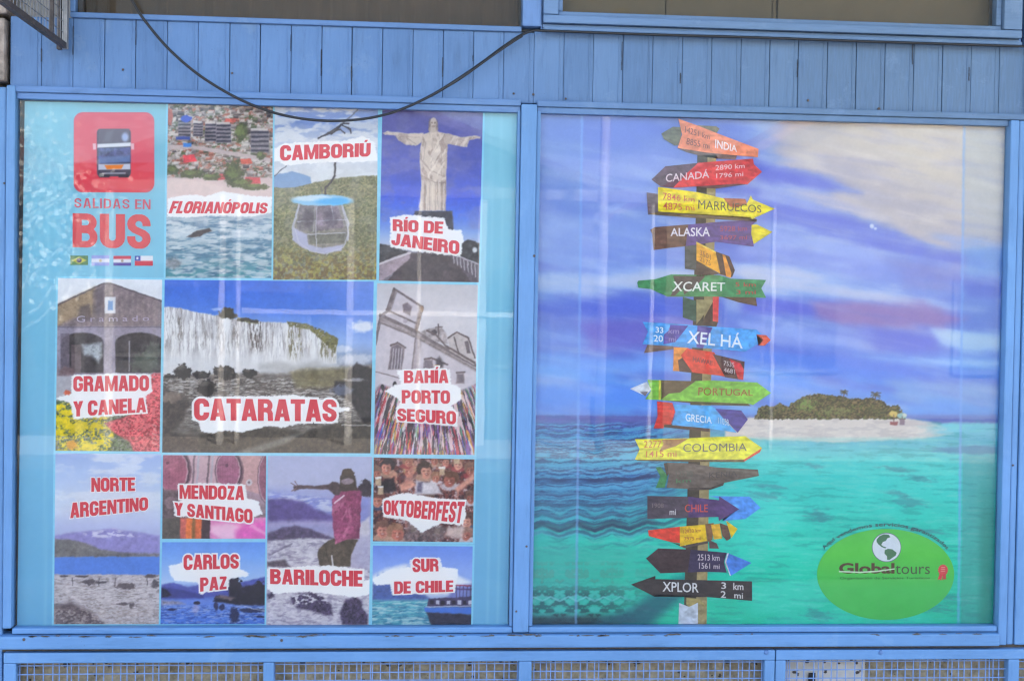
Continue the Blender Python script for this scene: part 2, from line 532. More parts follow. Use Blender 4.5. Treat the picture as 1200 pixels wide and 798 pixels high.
class Letters:
    """several lines of lettering gathered into one mesh (material slots by colour)"""
    def __init__(s):
        s.V = []; s.F = []; s.M = []; s.mats = []; s.n = 0
    def add(s, body, mapf, y, col, bold=0.0, shear=0.0, space=1.0, extra=0.0):
        x0, x1, y0, y1 = text_box(body, bold, shear, space)
        V, F, lev = text_geo(body, bold + extra, shear, space)
        u = (V[:, 0] - x0) / (x1 - x0); v = (V[:, 1] - y0) / (y1 - y0)
        px, py = mapf(u, v)
        P = WP(px, py, y)
        P[:, 1] -= lev * 0.00012
        s.V.append(P)
        m = ink_mat(col)
        if m not in s.mats: s.mats.append(m)
        mi = s.mats.index(m)
        for f_ in F:
            s.F.append(tuple(i + s.n for i in f_)); s.M.append(mi)
        s.n += len(V)
    def poly(s, pts, y, col):
        P = WP(np.array([p[0] for p in pts]), np.array([p[1] for p in pts]), y)
        s.V.append(P); m = ink_mat(col)
        if m not in s.mats: s.mats.append(m)
        s.F.append(tuple(range(s.n, s.n + len(pts)))); s.M.append(s.mats.index(m)); s.n += len(pts)
    def build(s, name, parent=None, label=None):
        me = bpy.data.meshes.new(name)
        me.from_pydata(np.concatenate(s.V).tolist(), [], s.F)
        o = link(name, me, s.mats, parent)
        me.polygons.foreach_set('material_index', s.M)
        me.update()
        if label: o['label'] = label
        return o

def quadmap(bl, br, tr, tl):
    def f_(u, v):
        px = (bl[0] * (1 - u) + br[0] * u) * (1 - v) + (tl[0] * (1 - u) + tr[0] * u) * v
        py = (bl[1] * (1 - u) + br[1] * u) * (1 - v) + (tl[1] * (1 - u) + tr[1] * u) * v
        return px, py
    return f_

# ------------------------------------------------------------------ heavy condensed capitals drawn with a broad pen
def _arc(cx, cy, rx, ry, a0, a1, n=9):
    return [(cx + rx * math.cos(R(a0 + (a1 - a0) * i / n)), cy + ry * math.sin(R(a0 + (a1 - a0) * i / n))) for i in range(n + 1)]
S_, B_ = 0.225, 0.19                       # pen for stems and for bars
_top = _arc(.31, .70, .20, .20, 0, 180); _bot = _arc(.31, .30, .20, .20, 180, 360)
_stem = ([(.1125, -.2), (.1125, 1.2)], S_, False)
GLY = {
 'A': (.66, [([(.075, -.2), (.345, 1.25)], .20, False), ([(.585, -.2), (.315, 1.25)], .20, False), ([(.20, .27), (.46, .27)], .16, False)]),
 'B': (.63, [_stem, ([(.11, .905)] + _arc(.34, .73, .16, .175, 90, -90) + [(.11, .545)], B_, False), ([(.11, .52)] + _arc(.35, .305, .17, .21, 90, -90) + [(.11, .095)], B_, False)]),
 'C': (.62, [([(.51, .63)] + _top + _bot + [(.51, .37)], .215, False)]),
 'D': (.62, [_stem, ([(.11, .90)] + _arc(.30, .69, .21, .21, 90, 0) + _arc(.30, .31, .21, .21, 0, -90) + [(.11, .10)], .205, False)]),
 'E': (.52, [_stem, ([(.11, .90), (.51, .90)], B_, False), ([(.11, .51), (.48, .51)], B_ - .02, False), ([(.11, .10), (.51, .10)], B_, False)]),
 'F': (.50, [_stem, ([(.11, .90), (.50, .90)], B_, False), ([(.11, .49), (.46, .49)], B_, False)]),
 'G': (.63, [([(.51, .66)] + _top + _bot + [(.51, .46)], .215, False), ([(.34, .46), (.61, .46)], .16, False)]),
 'H': (.63, [_stem, ([(.5175, -.2), (.5175, 1.2)], S_, False), ([(.11, .51), (.52, .51)], B_, False)]),
 'I': (.23, [([(.115, -.2), (.115, 1.2)], S_, False)]),
 'J': (.48, [([(.37, 1.2), (.37, .29)] + _arc(.225, .29, .145, .185, 0, -180) + [(.08, .40)], .205, False)]),
 'K': (.64, [_stem, ([(.16, .36), (.60, 1.14)], .19, False), ([(.26, .64), (.585, -.16)], .21, False)]),
 'L': (.48, [_stem, ([(.11, .10), (.48, .10)], B_, False)]),
 'M': (.82, [([(.10, -.2), (.10, 1.2)], .19, False), ([(.72, -.2), (.72, 1.2)], .19, False), ([(.12, 1.18), (.425, .02)], .15, False), ([(.70, 1.18), (.395, .02)], .15, False)]),
 'N': (.64, [([(.10, -.2), (.10, 1.2)], .19, False), ([(.54, -.2), (.54, 1.2)], .19, False), ([(.06, 1.15), (.58, -.15)], .19, False)]),
 'O': (.63, [(_top + _arc(.31, .30, .20, .20, 180, 360), .215, True)]),
 'P': (.60, [_stem, ([(.11, .90)] + _arc(.325, .69, .165, .21, 90, -90) + [(.11, .48)], .19, False)]),
 'R': (.63, [_stem, ([(.11, .90)] + _arc(.335, .70, .165, .20, 90, -90) + [(.11, .50)], .19, False), ([(.36, .50), (.46, .44), (.505, .34), (.51, .14), (.53, -.2)], .20, False)]),
 'S': (.60, [([(.49, .66)] + _arc(.30, .71, .19, .20, 0, 180) + [(.13, .62), (.20, .55), (.40, .45), (.47, .38)] + _arc(.30, .29, .19, .20, 0, -180) + [(.11, .36)], .20, False)]),
 'T': (.56, [([(-.02, .90), (.58, .90)], B_, False), ([(.28, -.2), (.28, .92)], S_, False)]),
 'U': (.62, [([(.1125, 1.2), (.1125, .30)] + _arc(.31, .30, .1975, .20, 180, 360) + [(.5075, 1.2)], S_, False)]),
 'Y': (.62, [([(.04, 1.18), (.31, .42)], .21, False), ([(.58, 1.18), (.31, .42)], .21, False), ([(.31, -.2), (.31, .52)], S_, False)]),
 'Z': (.54, [([(.03, .90), (.51, .90)], B_, False), ([(.02, .10), (.52, .10)], B_, False), ([(.10, .05), (.44, .95)], .20, False)]),
 ' ': (.24, []),
}
_BASE = dict(zip('ÁÉÍÓÚ', 'AEIOU'))
def _clip(poly, lo, hi, ax=1):
    for sgn, lim in ((1, lo), (-1, hi)):
        out = []
        for a, b in zip(poly, poly[1:] + poly[:1]):
            ia = sgn * (a[ax] - lim) >= 0; ib = sgn * (b[ax] - lim) >= 0
            if ia: out.append(a)
            if ia != ib:
                t = (lim - a[ax]) / (b[ax] - a[ax])
                out.append((a[0] + t * (b[0] - a[0]), a[1] + t * (b[1] - a[1])))
        poly = out
        if len(poly) < 3: return []
    return poly
def _pen(pts, wd, closed, e):
    """broad pen along a line: list of quads joined at mitred corners"""
    n = len(pts); h = wd / 2 + e
    L = []; Rr = []
    for i, p in enumerate(pts):
        a = pts[i - 1] if (i or closed) else None; b = pts[(i + 1) % n] if (i < n - 1 or closed) else None
        ds = []
        for u, v in ((a, p), (p, b)):
            if u is not None and v is not None:
                d = (v[0] - u[0], v[1] - u[1]); l_ = math.hypot(*d)
                if l_ > 1e-6: ds.append((d[0] / l_, d[1] / l_))
        nx = sum(-d[1] for d in ds); ny = sum(d[0] for d in ds); l_ = math.hypot(nx, ny) or 1
        nx /= l_; ny /= l_
        m = max(0.5, nx * -ds[0][1] + ny * ds[0][0])
        q = p
        if not closed and e and i in (0, n - 1):
            s = -1 if i == 0 else 1; q = (p[0] + s * ds[0][0] * e, p[1] + s * ds[0][1] * e)
        L.append((q[0] + nx * h / m, q[1] + ny * h / m)); Rr.append((q[0] - nx * h / m, q[1] - ny * h / m))
    out = []
    for i in range(n if closed else n - 1):
        j = (i + 1) % n
        out.append([L[i], L[j], Rr[j], Rr[i]])
    return out
def block_add(self, body, mapf, y, col, e=0.0, pen=1.0, gap=0.045):
    """heavy capitals; e widens the pen all round (for the white outline)"""
    W_ = sum(GLY[_BASE.get(ch, ch)][0] + gap for ch in body) - gap
    x = 0.0; m = ink_mat(col)
    if m not in self.mats: self.mats.append(m)
    mi = self.mats.index(m); lev = 0; cnt = 0
    for ch in body:
        w_, strokes = GLY[_BASE.get(ch, ch)]
        ss = [(p, wd * pen, c_) for p, wd, c_ in strokes]
        polys = []
        for p, wd, c_ in ss:
            lev = (lev + 1) % 7
            if e:
                h = wd / 2 + e; pp = p + [p[0]] if c_ else p
                for i, (a, b_) in enumerate(zip(pp, pp[1:])):
                    dx, dy = b_[0] - a[0], b_[1] - a[1]; l_ = math.hypot(dx, dy)
                    if l_ < 1e-6: continue
                    dx /= l_; dy /= l_
                    ea = e if (i == 0 and not c_) else .05; eb = e if (i == len(pp) - 2 and not c_) else .05
                    q = [(a[0] - dx * ea - dy * h, a[1] - dy * ea + dx * h), (b_[0] + dx * eb - dy * h, b_[1] + dy * eb + dx * h), (b_[0] + dx * eb + dy * h, b_[1] + dy * eb - dx * h), (a[0] - dx * ea + dy * h, a[1] - dy * ea - dx * h)]
                    q = _clip(q, -e, 1 + e); cnt = (cnt + 1) % 30
                    if q: polys.append((q, cnt / 4.0))
            else:
                for k_, q in enumerate(_pen(p, wd * 1.10, c_, e)):
                    q = _clip(q, -e, 1 + e)
                    if q: polys.append((q, lev + .35 * (k_ % 2)))
        if ch in _BASE:
            cx = w_ / 2; lev = (lev + 1) % 7
            polys.append(([(cx - .06 - e, 1.07 - e), (cx + .07 + e, 1.07 - e), (cx + .16 + e, 1.24 + e), (cx + .0 - e, 1.24 + e)], lev))
        for q, lv in polys:
            u = np.array([(x + p[0]) / W_ for p in q]); v = np.array([p[1] for p in q])
            px, py = mapf(u, v)
            P = WP(px, py, y); P[:, 1] -= lv * 0.00008
            self.V.append(P); self.F.append(tuple(range(self.n, self.n + len(q)))); self.M.append(mi); self.n += len(q)
        x += w_ + gap
Letters.block = block_add

# ================================================================== SETTING
def plain(name, m, pts):
    b = MB(); b.face(pts); return b.build(name, m)

M_ground = simple('dry_earth', (0.16, 0.13, 0.09), 0.95, 0.3, 1.5)
M_walk = simple('sidewalk_concrete', (0.42, 0.39, 0.36), 0.9, 0.15, 6)
M_road = simple('road_asphalt', (0.06, 0.06, 0.062), 0.9, 0.2, 9)
M_kerb = simple('kerb_concrete', (0.16, 0.155, 0.15), 0.9, 0.15, 10)
def sheet(name, m, x0, x1, y0, y1, z):
    o = plain(name, m, [(x0, y0, z), (x1, y0, z), (x1, y1, z), (x0, y1, z)])
    tag(o, kind='structure'); return o
sheet('ground', M_ground, -250, 250, -250, 250, -0.16)
sheet('road', M_road, -120, 120, -11.0, -4.2, -0.14)
b = MB(); b.box(-60, 60, -4.05, 0.14, -0.20, 0.0); tag(b.build('pavement', M_walk), kind='structure')
b = MB(); b.box(-60, 60, -4.2, -4.052, -0.20, 0.004, 0.012); tag(b.build('kerb', M_kerb), kind='structure')
b = MB(); b.box(-60, 60, -13.5, -11.15, -0.20, 0.0); tag(b.build('pavement', M_walk), kind='structure')
b = MB(); b.box(-60, 60, -11.148, -11.0, -0.20, 0.004, 0.012); tag(b.build('kerb', M_kerb), kind='structure')
# ================================================================== SHOP FRONT
shop = thing('shop_building', 'blue painted timber shop front with two big poster windows and plank band above', 'building', (0, 0.1, 0))

# ---- plank band: tongue and groove boards with V joints, over a dark backing
bm = MB(); rng = random.Random(3)
x = -1.7667
while x < 1.93:
    x1 = x + 0.1049 + rng.uniform(-0.0012, 0.0012)
    dy = rng.uniform(-0.0016, 0.0016); gp = rng.choice([.0003, .0004, .0006, .0012])
    bm.box(x + gp, x1 - gp, -0.001 + dy, 0.02, 2.458 + rng.uniform(0, .003), 2.704 if x < -0.03 else 2.712, 0.0034)
    # the beaded edge of each board
    bm.box(x1 - 0.0165, x1 - 0.0128, -0.0034 + dy, 0.001, 2.462, 2.7035, 0.0012)
    x = x1
# cracks where the old paint has split along the joints
rng = random.Random(17); xj = -1.7667
for k in range(35):
    xj += 0.1049
    for q in range(rng.choice([0, 0, 0, 1, 1])):
        z0 = rng.uniform(2.475, 2.66); L = rng.uniform(.02, .10); wd = rng.uniform(.0010, .0030)
        zz = [z0 + L * i / 8 for i in range(9)]
        aa = [(xj - .0005 - wd * rng.uniform(.2, 1), -.0052, z) for z in zz]; cc = [(xj + .0008 + wd * rng.uniform(0, .6), -.0052, z) for z in zz]
        bm.face(aa + cc[::-1], 1)
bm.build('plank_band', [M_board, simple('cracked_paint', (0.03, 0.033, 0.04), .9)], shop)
b = MB(); b.box(-1.77, 1.95, 0.022, 0.05, 2.44, 2.70); b.build('backing', simple('gap_paint', (0.045, 0.075, 0.13), .9), shop)

# ---- posts and rails
b = MB(); b.box(-1.93, -1.775, -0.012, 0.06, 0.0, 2.462, 0.006); b.box(-1.772, -1.742, -0.026, 0.04, 0.62, 2.466, 0.005)
b.build('corner_post', M_post, shop)
b = MB(); b.box(1.7405, 1.7725, -0.028, 0.05, 0.552, 2.444, 0.005); b.box(1.7755, 1.800, -0.020, 0.05, 0.552, 2.444, 0.006)
b.box(1.803, 1.96, -0.026, 0.06, 0.552, 2.444, 0.006)
b.build('corner_post', M_post, shop)
b = MB(); b.box(-0.0225, 0.0325, -0.030, 0.04, 0.603, 2.452, 0.005)
b.box(-0.034, -0.024, -0.014, 0.04, 0.622, 2.430, 0.002); b.box(0.034, 0.0475, -0.014, 0.04, 0.622, 2.430, 0.002)
b.build('mullion', M_post, shop)
b = MB(); b.box(-1.772, -0.0235, -0.020, 0.024, 2.446, 2.468, 0.004); b.box(0.0335, 1.80, -0.020, 0.024, 2.446, 2.468, 0.004)
b.box(-1.741, -0.0245, -0.010, 0.04, 2.424, 2.4455, 0.003); b.box(0.0345, 1.7395, -0.010, 0.04, 2.424, 2.4455, 0.003)
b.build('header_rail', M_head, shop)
M_bare = simple('bare_wood', (0.09, 0.075, 0.06), 0.9, 0.4, 60)
b = MB(); b.box(-1.785, 1.739, -0.046, 0.05, 0.5525, 0.5975, 0.006)
b.box(-1.741, -0.0238, -0.022, 0.04, 0.600, 0.6205, 0.005); b.box(0.0338, 1.7385, -0.022, 0.04, 0.600, 0.6205, 0.005)
# chips along the sill joint where the paint has lifted
rng = random.Random(8)
for k in range(64):
    xa = rng.uniform(-1.72, 1.70)
    if rng.random() < 0.55: xa = rng.uniform(-1.72, 0.30)
    L = rng.uniform(0.008, 0.055); hgt = rng.uniform(0.0015, 0.005); zc = 0.5965 + rng.uniform(-0.002, 0.0045)
    n = 7
    up = [(xa + L * i / n, -0.0474, zc + hgt * rng.uniform(0.3, 1.0) * math.sin(math.pi * (i + .5) / (n + 1))) for i in range(n + 1)]
    dn = [(xa + L * i / n, -0.0474, zc - hgt * rng.uniform(0.3, 1.0) * math.sin(math.pi * (i + .5) / (n + 1))) for i in range(n + 1)]
    b.face(up + dn[::-1], 1)
b.build('sill', [M_rail, M_bare], shop)
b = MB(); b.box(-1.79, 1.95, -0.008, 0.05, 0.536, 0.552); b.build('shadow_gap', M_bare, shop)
# nail heads
M_nail = simple('rusty_nails', (0.10, 0.075, 0.06), 0.8, 0.4, 80); rng = random.Random(4)
for px_, py_, yy in ((144, 82, -.003), (272, 86, -.003), (625, 111, -.003), (602, 110, -.003), (663, 116, -.003), (947, 118, -.003), (1030, 128, -.003), (28, 749, -.0455), (330, 750, -.0455),
                     (605, 716, -.0295), (626, 300, -.0295), (617, 640, -.0295), (10, 125, -.012), (5, 215, -.012), (1187, 545, -.0195)):
    p = W1(px_, py_, yy); b = MB(); b.disc((p[0], p[2]), rng.uniform(.0035, .006), yy, yy - .0035); b.build('nail', M_nail, shop)

# ---- glass
def pane(x0, x1, z0, z1, y, name, parent, gm=None):
    m = MB()
    m.box(x0, x1, y, y + 0.004, z0, z1)
    m.bm.normal_update()
    for f_ in m.bm.faces:
        f_.material_index = 0 if f_.normal.y < -0.9 or f_.calc_center_median().y < y + 0.001 else 1
    return m.build(name, [gm or M_glass, M_clear], parent)
pane(-1.74, -0.034, 0.622, 2.424, 0.008, 'window_pane', shop)
pane(0.0475, 1.74, 0.622, 2.424, 0.008, 'window_pane', shop)
M_back = simple('window_backing', (0.06, 0.065, 0.07), 0.9)
b = MB(); b.box(-1.75, 1.75, 0.040, 0.055, 0.61, 2.435); b.build('backing', M_back, shop)

# ---- transom windows above
M_brown = simple('brown_curtain_reflection', (0.075, 0.052, 0.030), 0.9, 0.10, 6)  # curtain brown that partly stands in for the eave mirrored in the pane
M_olive = simple('olive_curtain_reflection', (0.12, 0.092, 0.050), 0.9, 0.10, 5)  # likewise, part of this brown is the pane's reflection put into the colour
tw = MB()
tw.box(-1.566, -0.0255, -0.016, 0.03, 2.704, 2.722, 0.004)
tw.box(-1.566, -1.548, -0.016, 0.05, 2.7225, 3.24, 0.004)
o = tw.build('window_frame', M_head, shop)
pane(-1.547, -0.0255, 2.7222, 3.24, 0.012, 'window_pane', o, M_glass2)
b = MB(); b.box(-1.547, -1.528, 0.018, 0.055, 2.7224, 3.24); b.build('jamb', simple('dark_jamb', (0.05, 0.045, 0.04), .8), o)
b = MB()
rng = random.Random(12)
n = 150
for i in range(n):
    xa = -1.545 + 1.52 * i / n; xb = -1.545 + 1.52 * (i + 1) / n
    f_ = lambda q: 0.095 + 0.006 * math.sin(q * 31) + 0.004 * math.sin(q * 77 + 1)
    b.face([(xa, f_(xa), 2.70), (xb, f_(xb), 2.70), (xb, f_(xb), 3.25), (xa, f_(xa), 3.25)])
b.build('curtain', M_brown, o)
b = MB(); b.box(-0.0235, 0.0425, -0.020, 0.05, 2.7235, 3.30, 0.006); b.build('mullion', M_upost, shop)
b = MB()
b.box(0.0485, 1.772, -0.036, 0.03, 2.708, 2.7225, 0.005)
b.box(0.0485, 1.772, -0.010, 0.03, 2.7235, 2.7340, 0.001)
b.box(0.0485, 1.772, -0.032, 0.03, 2.7355, 2.7640, 0.005)
b.box(0.0485, 0.1015, -0.032, 0.03, 2.7655, 3.24, 0.005); b.box(1.704, 1.772, -0.032, 0.03, 2.7655, 3.24, 0.005)
b.box(0.103, 1.7025, -0.012, 0.03, 2.7660, 2.7800, 0.003)
b.box(0.103, 0.1180, -0.012, 0.03, 2.7815, 3.24, 0.003); b.box(1.6835, 1.7025, -0.012, 0.03, 2.7815, 3.24, 0.003)
o = b.build('window_frame', paint('blue_paint_window', (0.13, 0.235, 0.42), 0.8, False, (0.115, 0.19, 0.29)), shop)
pane(0.1185, 1.683, 2.7805, 3.24, 0.012, 'window_pane', o, M_glass2)
b = MB()
xs = [0.10, W1(780, 10, .09)[0], W1(905, 10, .09)[0], W1(911, 10, .09)[0], 1.70]
for xa, xb, dy in zip(xs, xs[1:], (0, .004, .010, .002)):
    b.box(xa + .0015, xb - .0015, .085 + dy, .11, 2.74, 3.25, 0.003)
b.build('curtain', M_olive, o)
for q in ((0.043, 0.0475, -0.004, 0.05, 2.706, 3.3, 0), (1.7735, 1.779, -0.004, 0.05, 2.706, 3.3, 0), (1.80, 1.95, -0.020, 0.05, 2.47, 3.3, 0.005)):
    b = MB(); b.box(*q); b.build('casing', M_upost, shop)
# ---- body of the shop, out of the picture: it keeps the sun off the front
M_stucco = simple('side_wall_plaster', (0.45, 0.43, 0.40), 0.9, 0.15, 4)
b = MB(); b.box(1.962, 8, -0.02, 0.14, 0.0, 3.3); b.box(-8, 8, 0.142, 7.0, 0.0, 3.35); b.build('wall', M_stucco, shop)
b = MB(); b.box(-1.765, 1.96, -0.02, 0.14, 3.302, 3.35); b.build('fascia', M_rail, shop)
b = MB(); b.box(-8.3, 8.3, -1.0, 7.3, 3.355, 3.47); b.build('roof', simple('roof_sheet', (0.22, 0.20, 0.19), 0.7), shop)
# ---- wall under the windows, seen through the mesh
M_base = simple('stained_base_wall', (0.30, 0.25, 0.165), 0.95, 0.45, 30, 0, 0.3)
b = MB(); b.box(-1.95, 1.96, 0.052, 0.14, 0.0, 0.535)
# dark mould blotches on that wall
rng = random.Random(21)
for k in range(330):
    cx = rng.uniform(-1.72, 1.78); cz = 0.506 - abs(rng.gauss(0, 0.016)); rr = rng.uniform(0.003, 0.012)
    if rng.random() < .25: cz = rng.uniform(.40, .50); rr *= .5
    n = 9
    b.face([(cx + rr * rng.uniform(.5, 1.3) * math.cos(2 * math.pi * i / n), 0.0505 - 0.00012 * k / 10, cz + rr * rng.uniform(.4, 1.0) * math.sin(2 * math.pi * i / n)) for i in range(n)], 1)
b.build('base_wall', [M_base, simple('mould', (0.055, 0.045, 0.035), 0.95)], shop)
M_pale = simple('pale_board', (0.52, 0.48, 0.42), 0.85, 0.12, 20)
xa, xb = W1(918, 780, .04)[0], W1(1013, 780, .04)[0]
b = MB(); b.box(xa - .02, xb, 0.030, 0.048, 0.06, 0.512, 0.003)
for k in range(26):
    cx = rng.uniform(xa, xb - .02); cz = rng.choice([0.50, .497, .49, .45]) - abs(rng.gauss(0, .008)); rr = rng.uniform(.003, .009); n = 8
    b.face([(cx + rr * rng.uniform(.5, 1.4) * math.cos(2 * math.pi * i / n), 0.0288 - .0001 * k / 10, cz + rr * rng.uniform(.4, 1.0) * math.sin(2 * math.pi * i / n)) for i in range(n)], 1)
o = b.build('wood_panel', [M_pale, simple('board_stain', (0.07, 0.055, 0.045), .9)]); tag(o, 'pale beige board behind the right part of the lower mesh guard', 'board')
b = MB(); p = W1(951, 797, .03); b.box(p[0] - .014, p[0] + .012, .020, .0285, p[2] - .05, p[2] + .03, .005); b.build('latch', M_dark, o)

# ---- lower mesh guards
M_wire = simple('blue_wire', (0.16, 0.27, 0.50), 0.55, 0.2, 30)
def guard(x0, x1, stiles, label, seed):
    rng = random.Random(seed)
    t = thing('mesh_guard', label, 'window guard', ((x0 + x1) / 2, -0.02, 0.05), 'mesh guards under the windows')
    b = MB(); b.box(x0, x1, -0.038, 0.004, 0.5035, 0.5395, 0.004); b.build('rail', M_rail, t)
    b = MB(); b.box(x0, x1, -0.038, 0.004, 0.04, 0.078, 0.004); b.build('rail', M_rail, t)
    for sx0, sx1 in stiles:
        b = MB(); b.box(sx0, sx1, -0.0375, 0.004, 0.0785, 0.503, 0.004); b.build('stile', M_post, t)
    for (a0, a1), (c0, c1) in zip(stiles, stiles[1:]):
        b = MB(); xx = a1 + 0.006
        while xx < c0:
            j = rng.uniform(-.0025, .0025)
            b.bar((xx + j, -0.012, 0.0785), (xx + j + rng.uniform(-.004, .004), -0.012, 0.503), 0.0031, 0.0031)
            xx += 0.0272 + rng.uniform(-.002, .002) if rng.random() > .12 else 0.014
        zz = 0.492
        while zz > 0.085:
            b.bar((a1 - .002, -0.0156, zz + rng.uniform(-.002, .002)), (c0 + .002, -0.0156, zz + rng.uniform(-.002, .002)), 0.0031, 0.0031)
            zz -= 0.030
        b.build('wire_mesh', M_wire, t)
    return t
g1 = guard(-1.764, 0.9165, [(-1.764, -1.722), (-0.888, -0.851), (0.0, 0.0455), (0.879, 0.9165)],
      'long blue framed wire mesh guard of three bays below the photo collage window', 1)
g2 = guard(0.9195, 2.35, [(0.9195, 0.9565), (1.777, 1.818), (2.31, 2.35)],
      'blue framed wire mesh guard with pale board behind, below the island poster', 2)
for px_, g_ in ((898, g1), (1032, g2)):
    p = W1(px_, 764, -.038); b = MB(); b.disc((p[0], p[2]), .0085, -0.0378, -0.042, 14); b.disc((p[0], p[2]), .004, -0.0419, -0.0435, 10)
    b.build('screw', simple('screw_blue', (0.12, 0.22, 0.42), .5, .2, 90, .3), g_)

# ---- stone wall of the neighbour, far left
M_stone = simple('rough_stone', (0.28, 0.23, 0.19), 0.95, 0.55, 22, 0, 1.0)
b = MB(); rng = random.Random(6)
for row in range(16):
    z0 = row * 0.225; xx = -3.6 - rng.uniform(0, .2)
    while xx < -1.98:
        x2 = min(xx + rng.uniform(.22, .42), -1.955)
        if z0 > 2.4: x2 = min(xx + rng.uniform(.22, .42), -1.772)
        if x2 - xx > .03:
            b.box(xx + .006, x2 - .006, -0.03 + rng.uniform(-.012, .012), .12, z0 + .006, z0 + .219, 0.012)
        xx = x2
    if z0 > 2.4 and xx < -1.80:
        b.box(xx + .006, -1.772, -0.03, .12, z0 + .006, z0 + .219, 0.012)
o = b.build('stone_wall', M_stone)
tag(o, 'rough brown grey stone wall at the upper left beside the planks', 'wall')

# ---- swung-open wire guard, upper left
M_iron = simple('rusty_iron', (0.075, 0.062, 0.056), 0.65, 0.4, 40, 0.35, 0.3)
M_iron2 = simple('galvanised_iron', (0.26, 0.25, 0.24), 0.5, 0.25, 30, 0.5)
t = thing('window_shutter', 'dark iron wire mesh shutter swung open at the upper left corner', 'shutter', (-1.574, -0.03, 2.585))
hx, hy, hz = -1.575, -0.032, 2.588
fx, fy = -1.589, -0.80
b = MB(); b.bar((hx, hy - .012, hz + .012), (fx, fy, hz + .012), 0.018, 0.018); b.build('rail', M_iron, t)
b = MB(); b.bar((hx, hy - .012, 3.26), (fx, fy, 3.26), 0.018, 0.018); b.build('rail', M_iron, t)
b = MB(); b.box(hx - .026, hx - .011, hy - .024, hy + .002, hz, 3.27, .002); b.build('stile', M_iron, t)
b = MB(); b.box(hx - .008, hx + .010, hy - .026, hy + .000, hz + .002, 3.27, .003); b.build('hinge_post', M_iron2, t)
b = MB(); b.box(fx - .012, fx + .012, fy - .012, fy + .012, hz + .026, 3.246, .002); b.build('stile', M_iron, t)
b = MB()
for k in range(1, 21):
    s = k / 21; p = (hx + (fx - hx) * s, hy + (fy - hy) * s)
    b.bar((p[0], p[1], hz + .02), (p[0], p[1], 3.25), .0022, .0022)
for k in range(1, 19):
    z = hz + .02 + k * 0.036
    b.bar((hx - .003, hy - .02, z), (fx - .003, fy, z), .0022, .0022)
b.build('wire_mesh', simple('wire_grey', (.16, .16, .165), .5, .2, 40, .3), t)
b = MB(); b.bar((hx, hy - .20, hz + .02), (hx, hy - .20, 3.25), .012, .012); b.build('brace', M_iron, t)

# ---- black cable
def spline(pts, n=10):
    out = []
    P = [np.array(p, float) for p in pts]
    P = [2 * P[0] - P[1]] + P + [2 * P[-1] - P[-2]]
    for i in range(1, len(P) - 2):
        for k in range(n):
            t_ = k / n
            out.append(tuple(0.5 * ((2 * P[i]) + (-P[i - 1] + P[i + 1]) * t_ + (2 * P[i - 1] - 5 * P[i] + 4 * P[i + 1] - P[i + 2]) * t_ ** 2
                       + (-P[i - 1] + 3 * P[i] - 3 * P[i + 1] + P[i + 2]) * t_ ** 3)))
    out.append(tuple(P[-2]))
    return out
M_cable = simple('black_rubber', (0.012, 0.012, 0.013), 0.45, 0.2, 60)
pts = []
for px_, py_, y_ in ((120, -60, -.10), (154, 0, -.09), (170, 25, -.085), (200, 60, -.08), (240, 93, -.075), (290, 121, -.07), (340, 137, -.065), (395, 142, -.062), (450, 135, -.058),
                     (500, 115, -.053), (550, 84, -.048), (590, 55, -.045), (610, 42, -.044), (625, 36.5, -.044)):
    pts.append(W1(px_, py_, y_))
zc = 2.7045
pts += [(0.06, -.043, zc), (0.4, -.042, zc - .001), (0.8, -.042, zc + .0005), (1.2, -.042, zc - .0005), (1.6, -.042, zc), (2.3, -.042, zc)]
b = MB(); b.tube(spline(pts), 0.0047, 8)
o = b.build('cable', M_cable); tag(o, 'black cable sagging across the blue planks and along the window ledge', 'cable')
b = MB(); p2 = [W1(a, c, -.05) for a, c in ((505, 113), (540, 92), (575, 67), (600, 50), (612, 42.5))]
b.tube(spline(p2), 0.0042, 8); b.build('splice', M_cable, o)

# ================================================================== ACROSS THE STREET (seen only as reflections in the glass)
def house(x0, x1, h, ridge, col, label, wins, depth=6, yf=-14.0, roofc=(0.25, 0.12, 0.09)):
    t = thing('house', label, 'house', ((x0 + x1) / 2, yf - depth / 2, 0), 'houses across the street')
    yb = yf - depth
    xm = (x0 + x1) / 2
    m = MB()
    m.box(x0, x1, yb, yf, -0.1, h)
    m.face([(x0, yf - .001, h), (x1, yf - .001, h), (xm, yf - .001, ridge)]); m.face([(x0, yb + .001, h), (x1, yb + .001, h), (xm, yb + .001, ridge)])
    m.build('wall', simple('house_plaster', col, .9, .12, 2), t)
    m = MB()
    for s, xe in ((-1, x0 - .35), (1, x1 + .35)):
        dz = (ridge - h) / (xm - x0) * .35
        a = [(xe, yf + .4, h - dz), (xm, yf + .4, ridge + .02), (xm, yb - .4, ridge + .02), (xe, yb - .4, h - dz)]
        c = [(p[0], p[1], p[2] + .12) for p in a]
        m.face(a); m.face(c)
        for i in range(4): m.face([a[i], a[(i + 1) % 4], c[(i + 1) % 4], c[i]])
    m.build('roof', simple('house_roof', roofc, .8, .2, 3), t)
    for (wx, wz, ww, wh) in wins:
        m = MB(); m.box(wx, wx + ww, yf, yf + .05, wz, wz + wh)
        f_ = m.build('window', simple('house_frame', (.20, .20, .20), .6), t)
        m = MB(); n_ = max(1, round(ww / .55))
        for k in range(n_):
            m.box(wx + .06 + k * (ww - .06) / n_, wx + (k + 1) * (ww - .06) / n_, yf + .052, yf + .058, wz + .07, wz + wh - .07)
        m.build('pane', simple('house_glass', (.10, .10, .10), .4), f_)
house(-11, -5.6, 3.4, 5.6, (.24, .22, .19), 'brown plastered house across the street with brown gable', [(-10, .9, 1.4, 1.3), (-7.6, .9, 1.2, 1.3)])
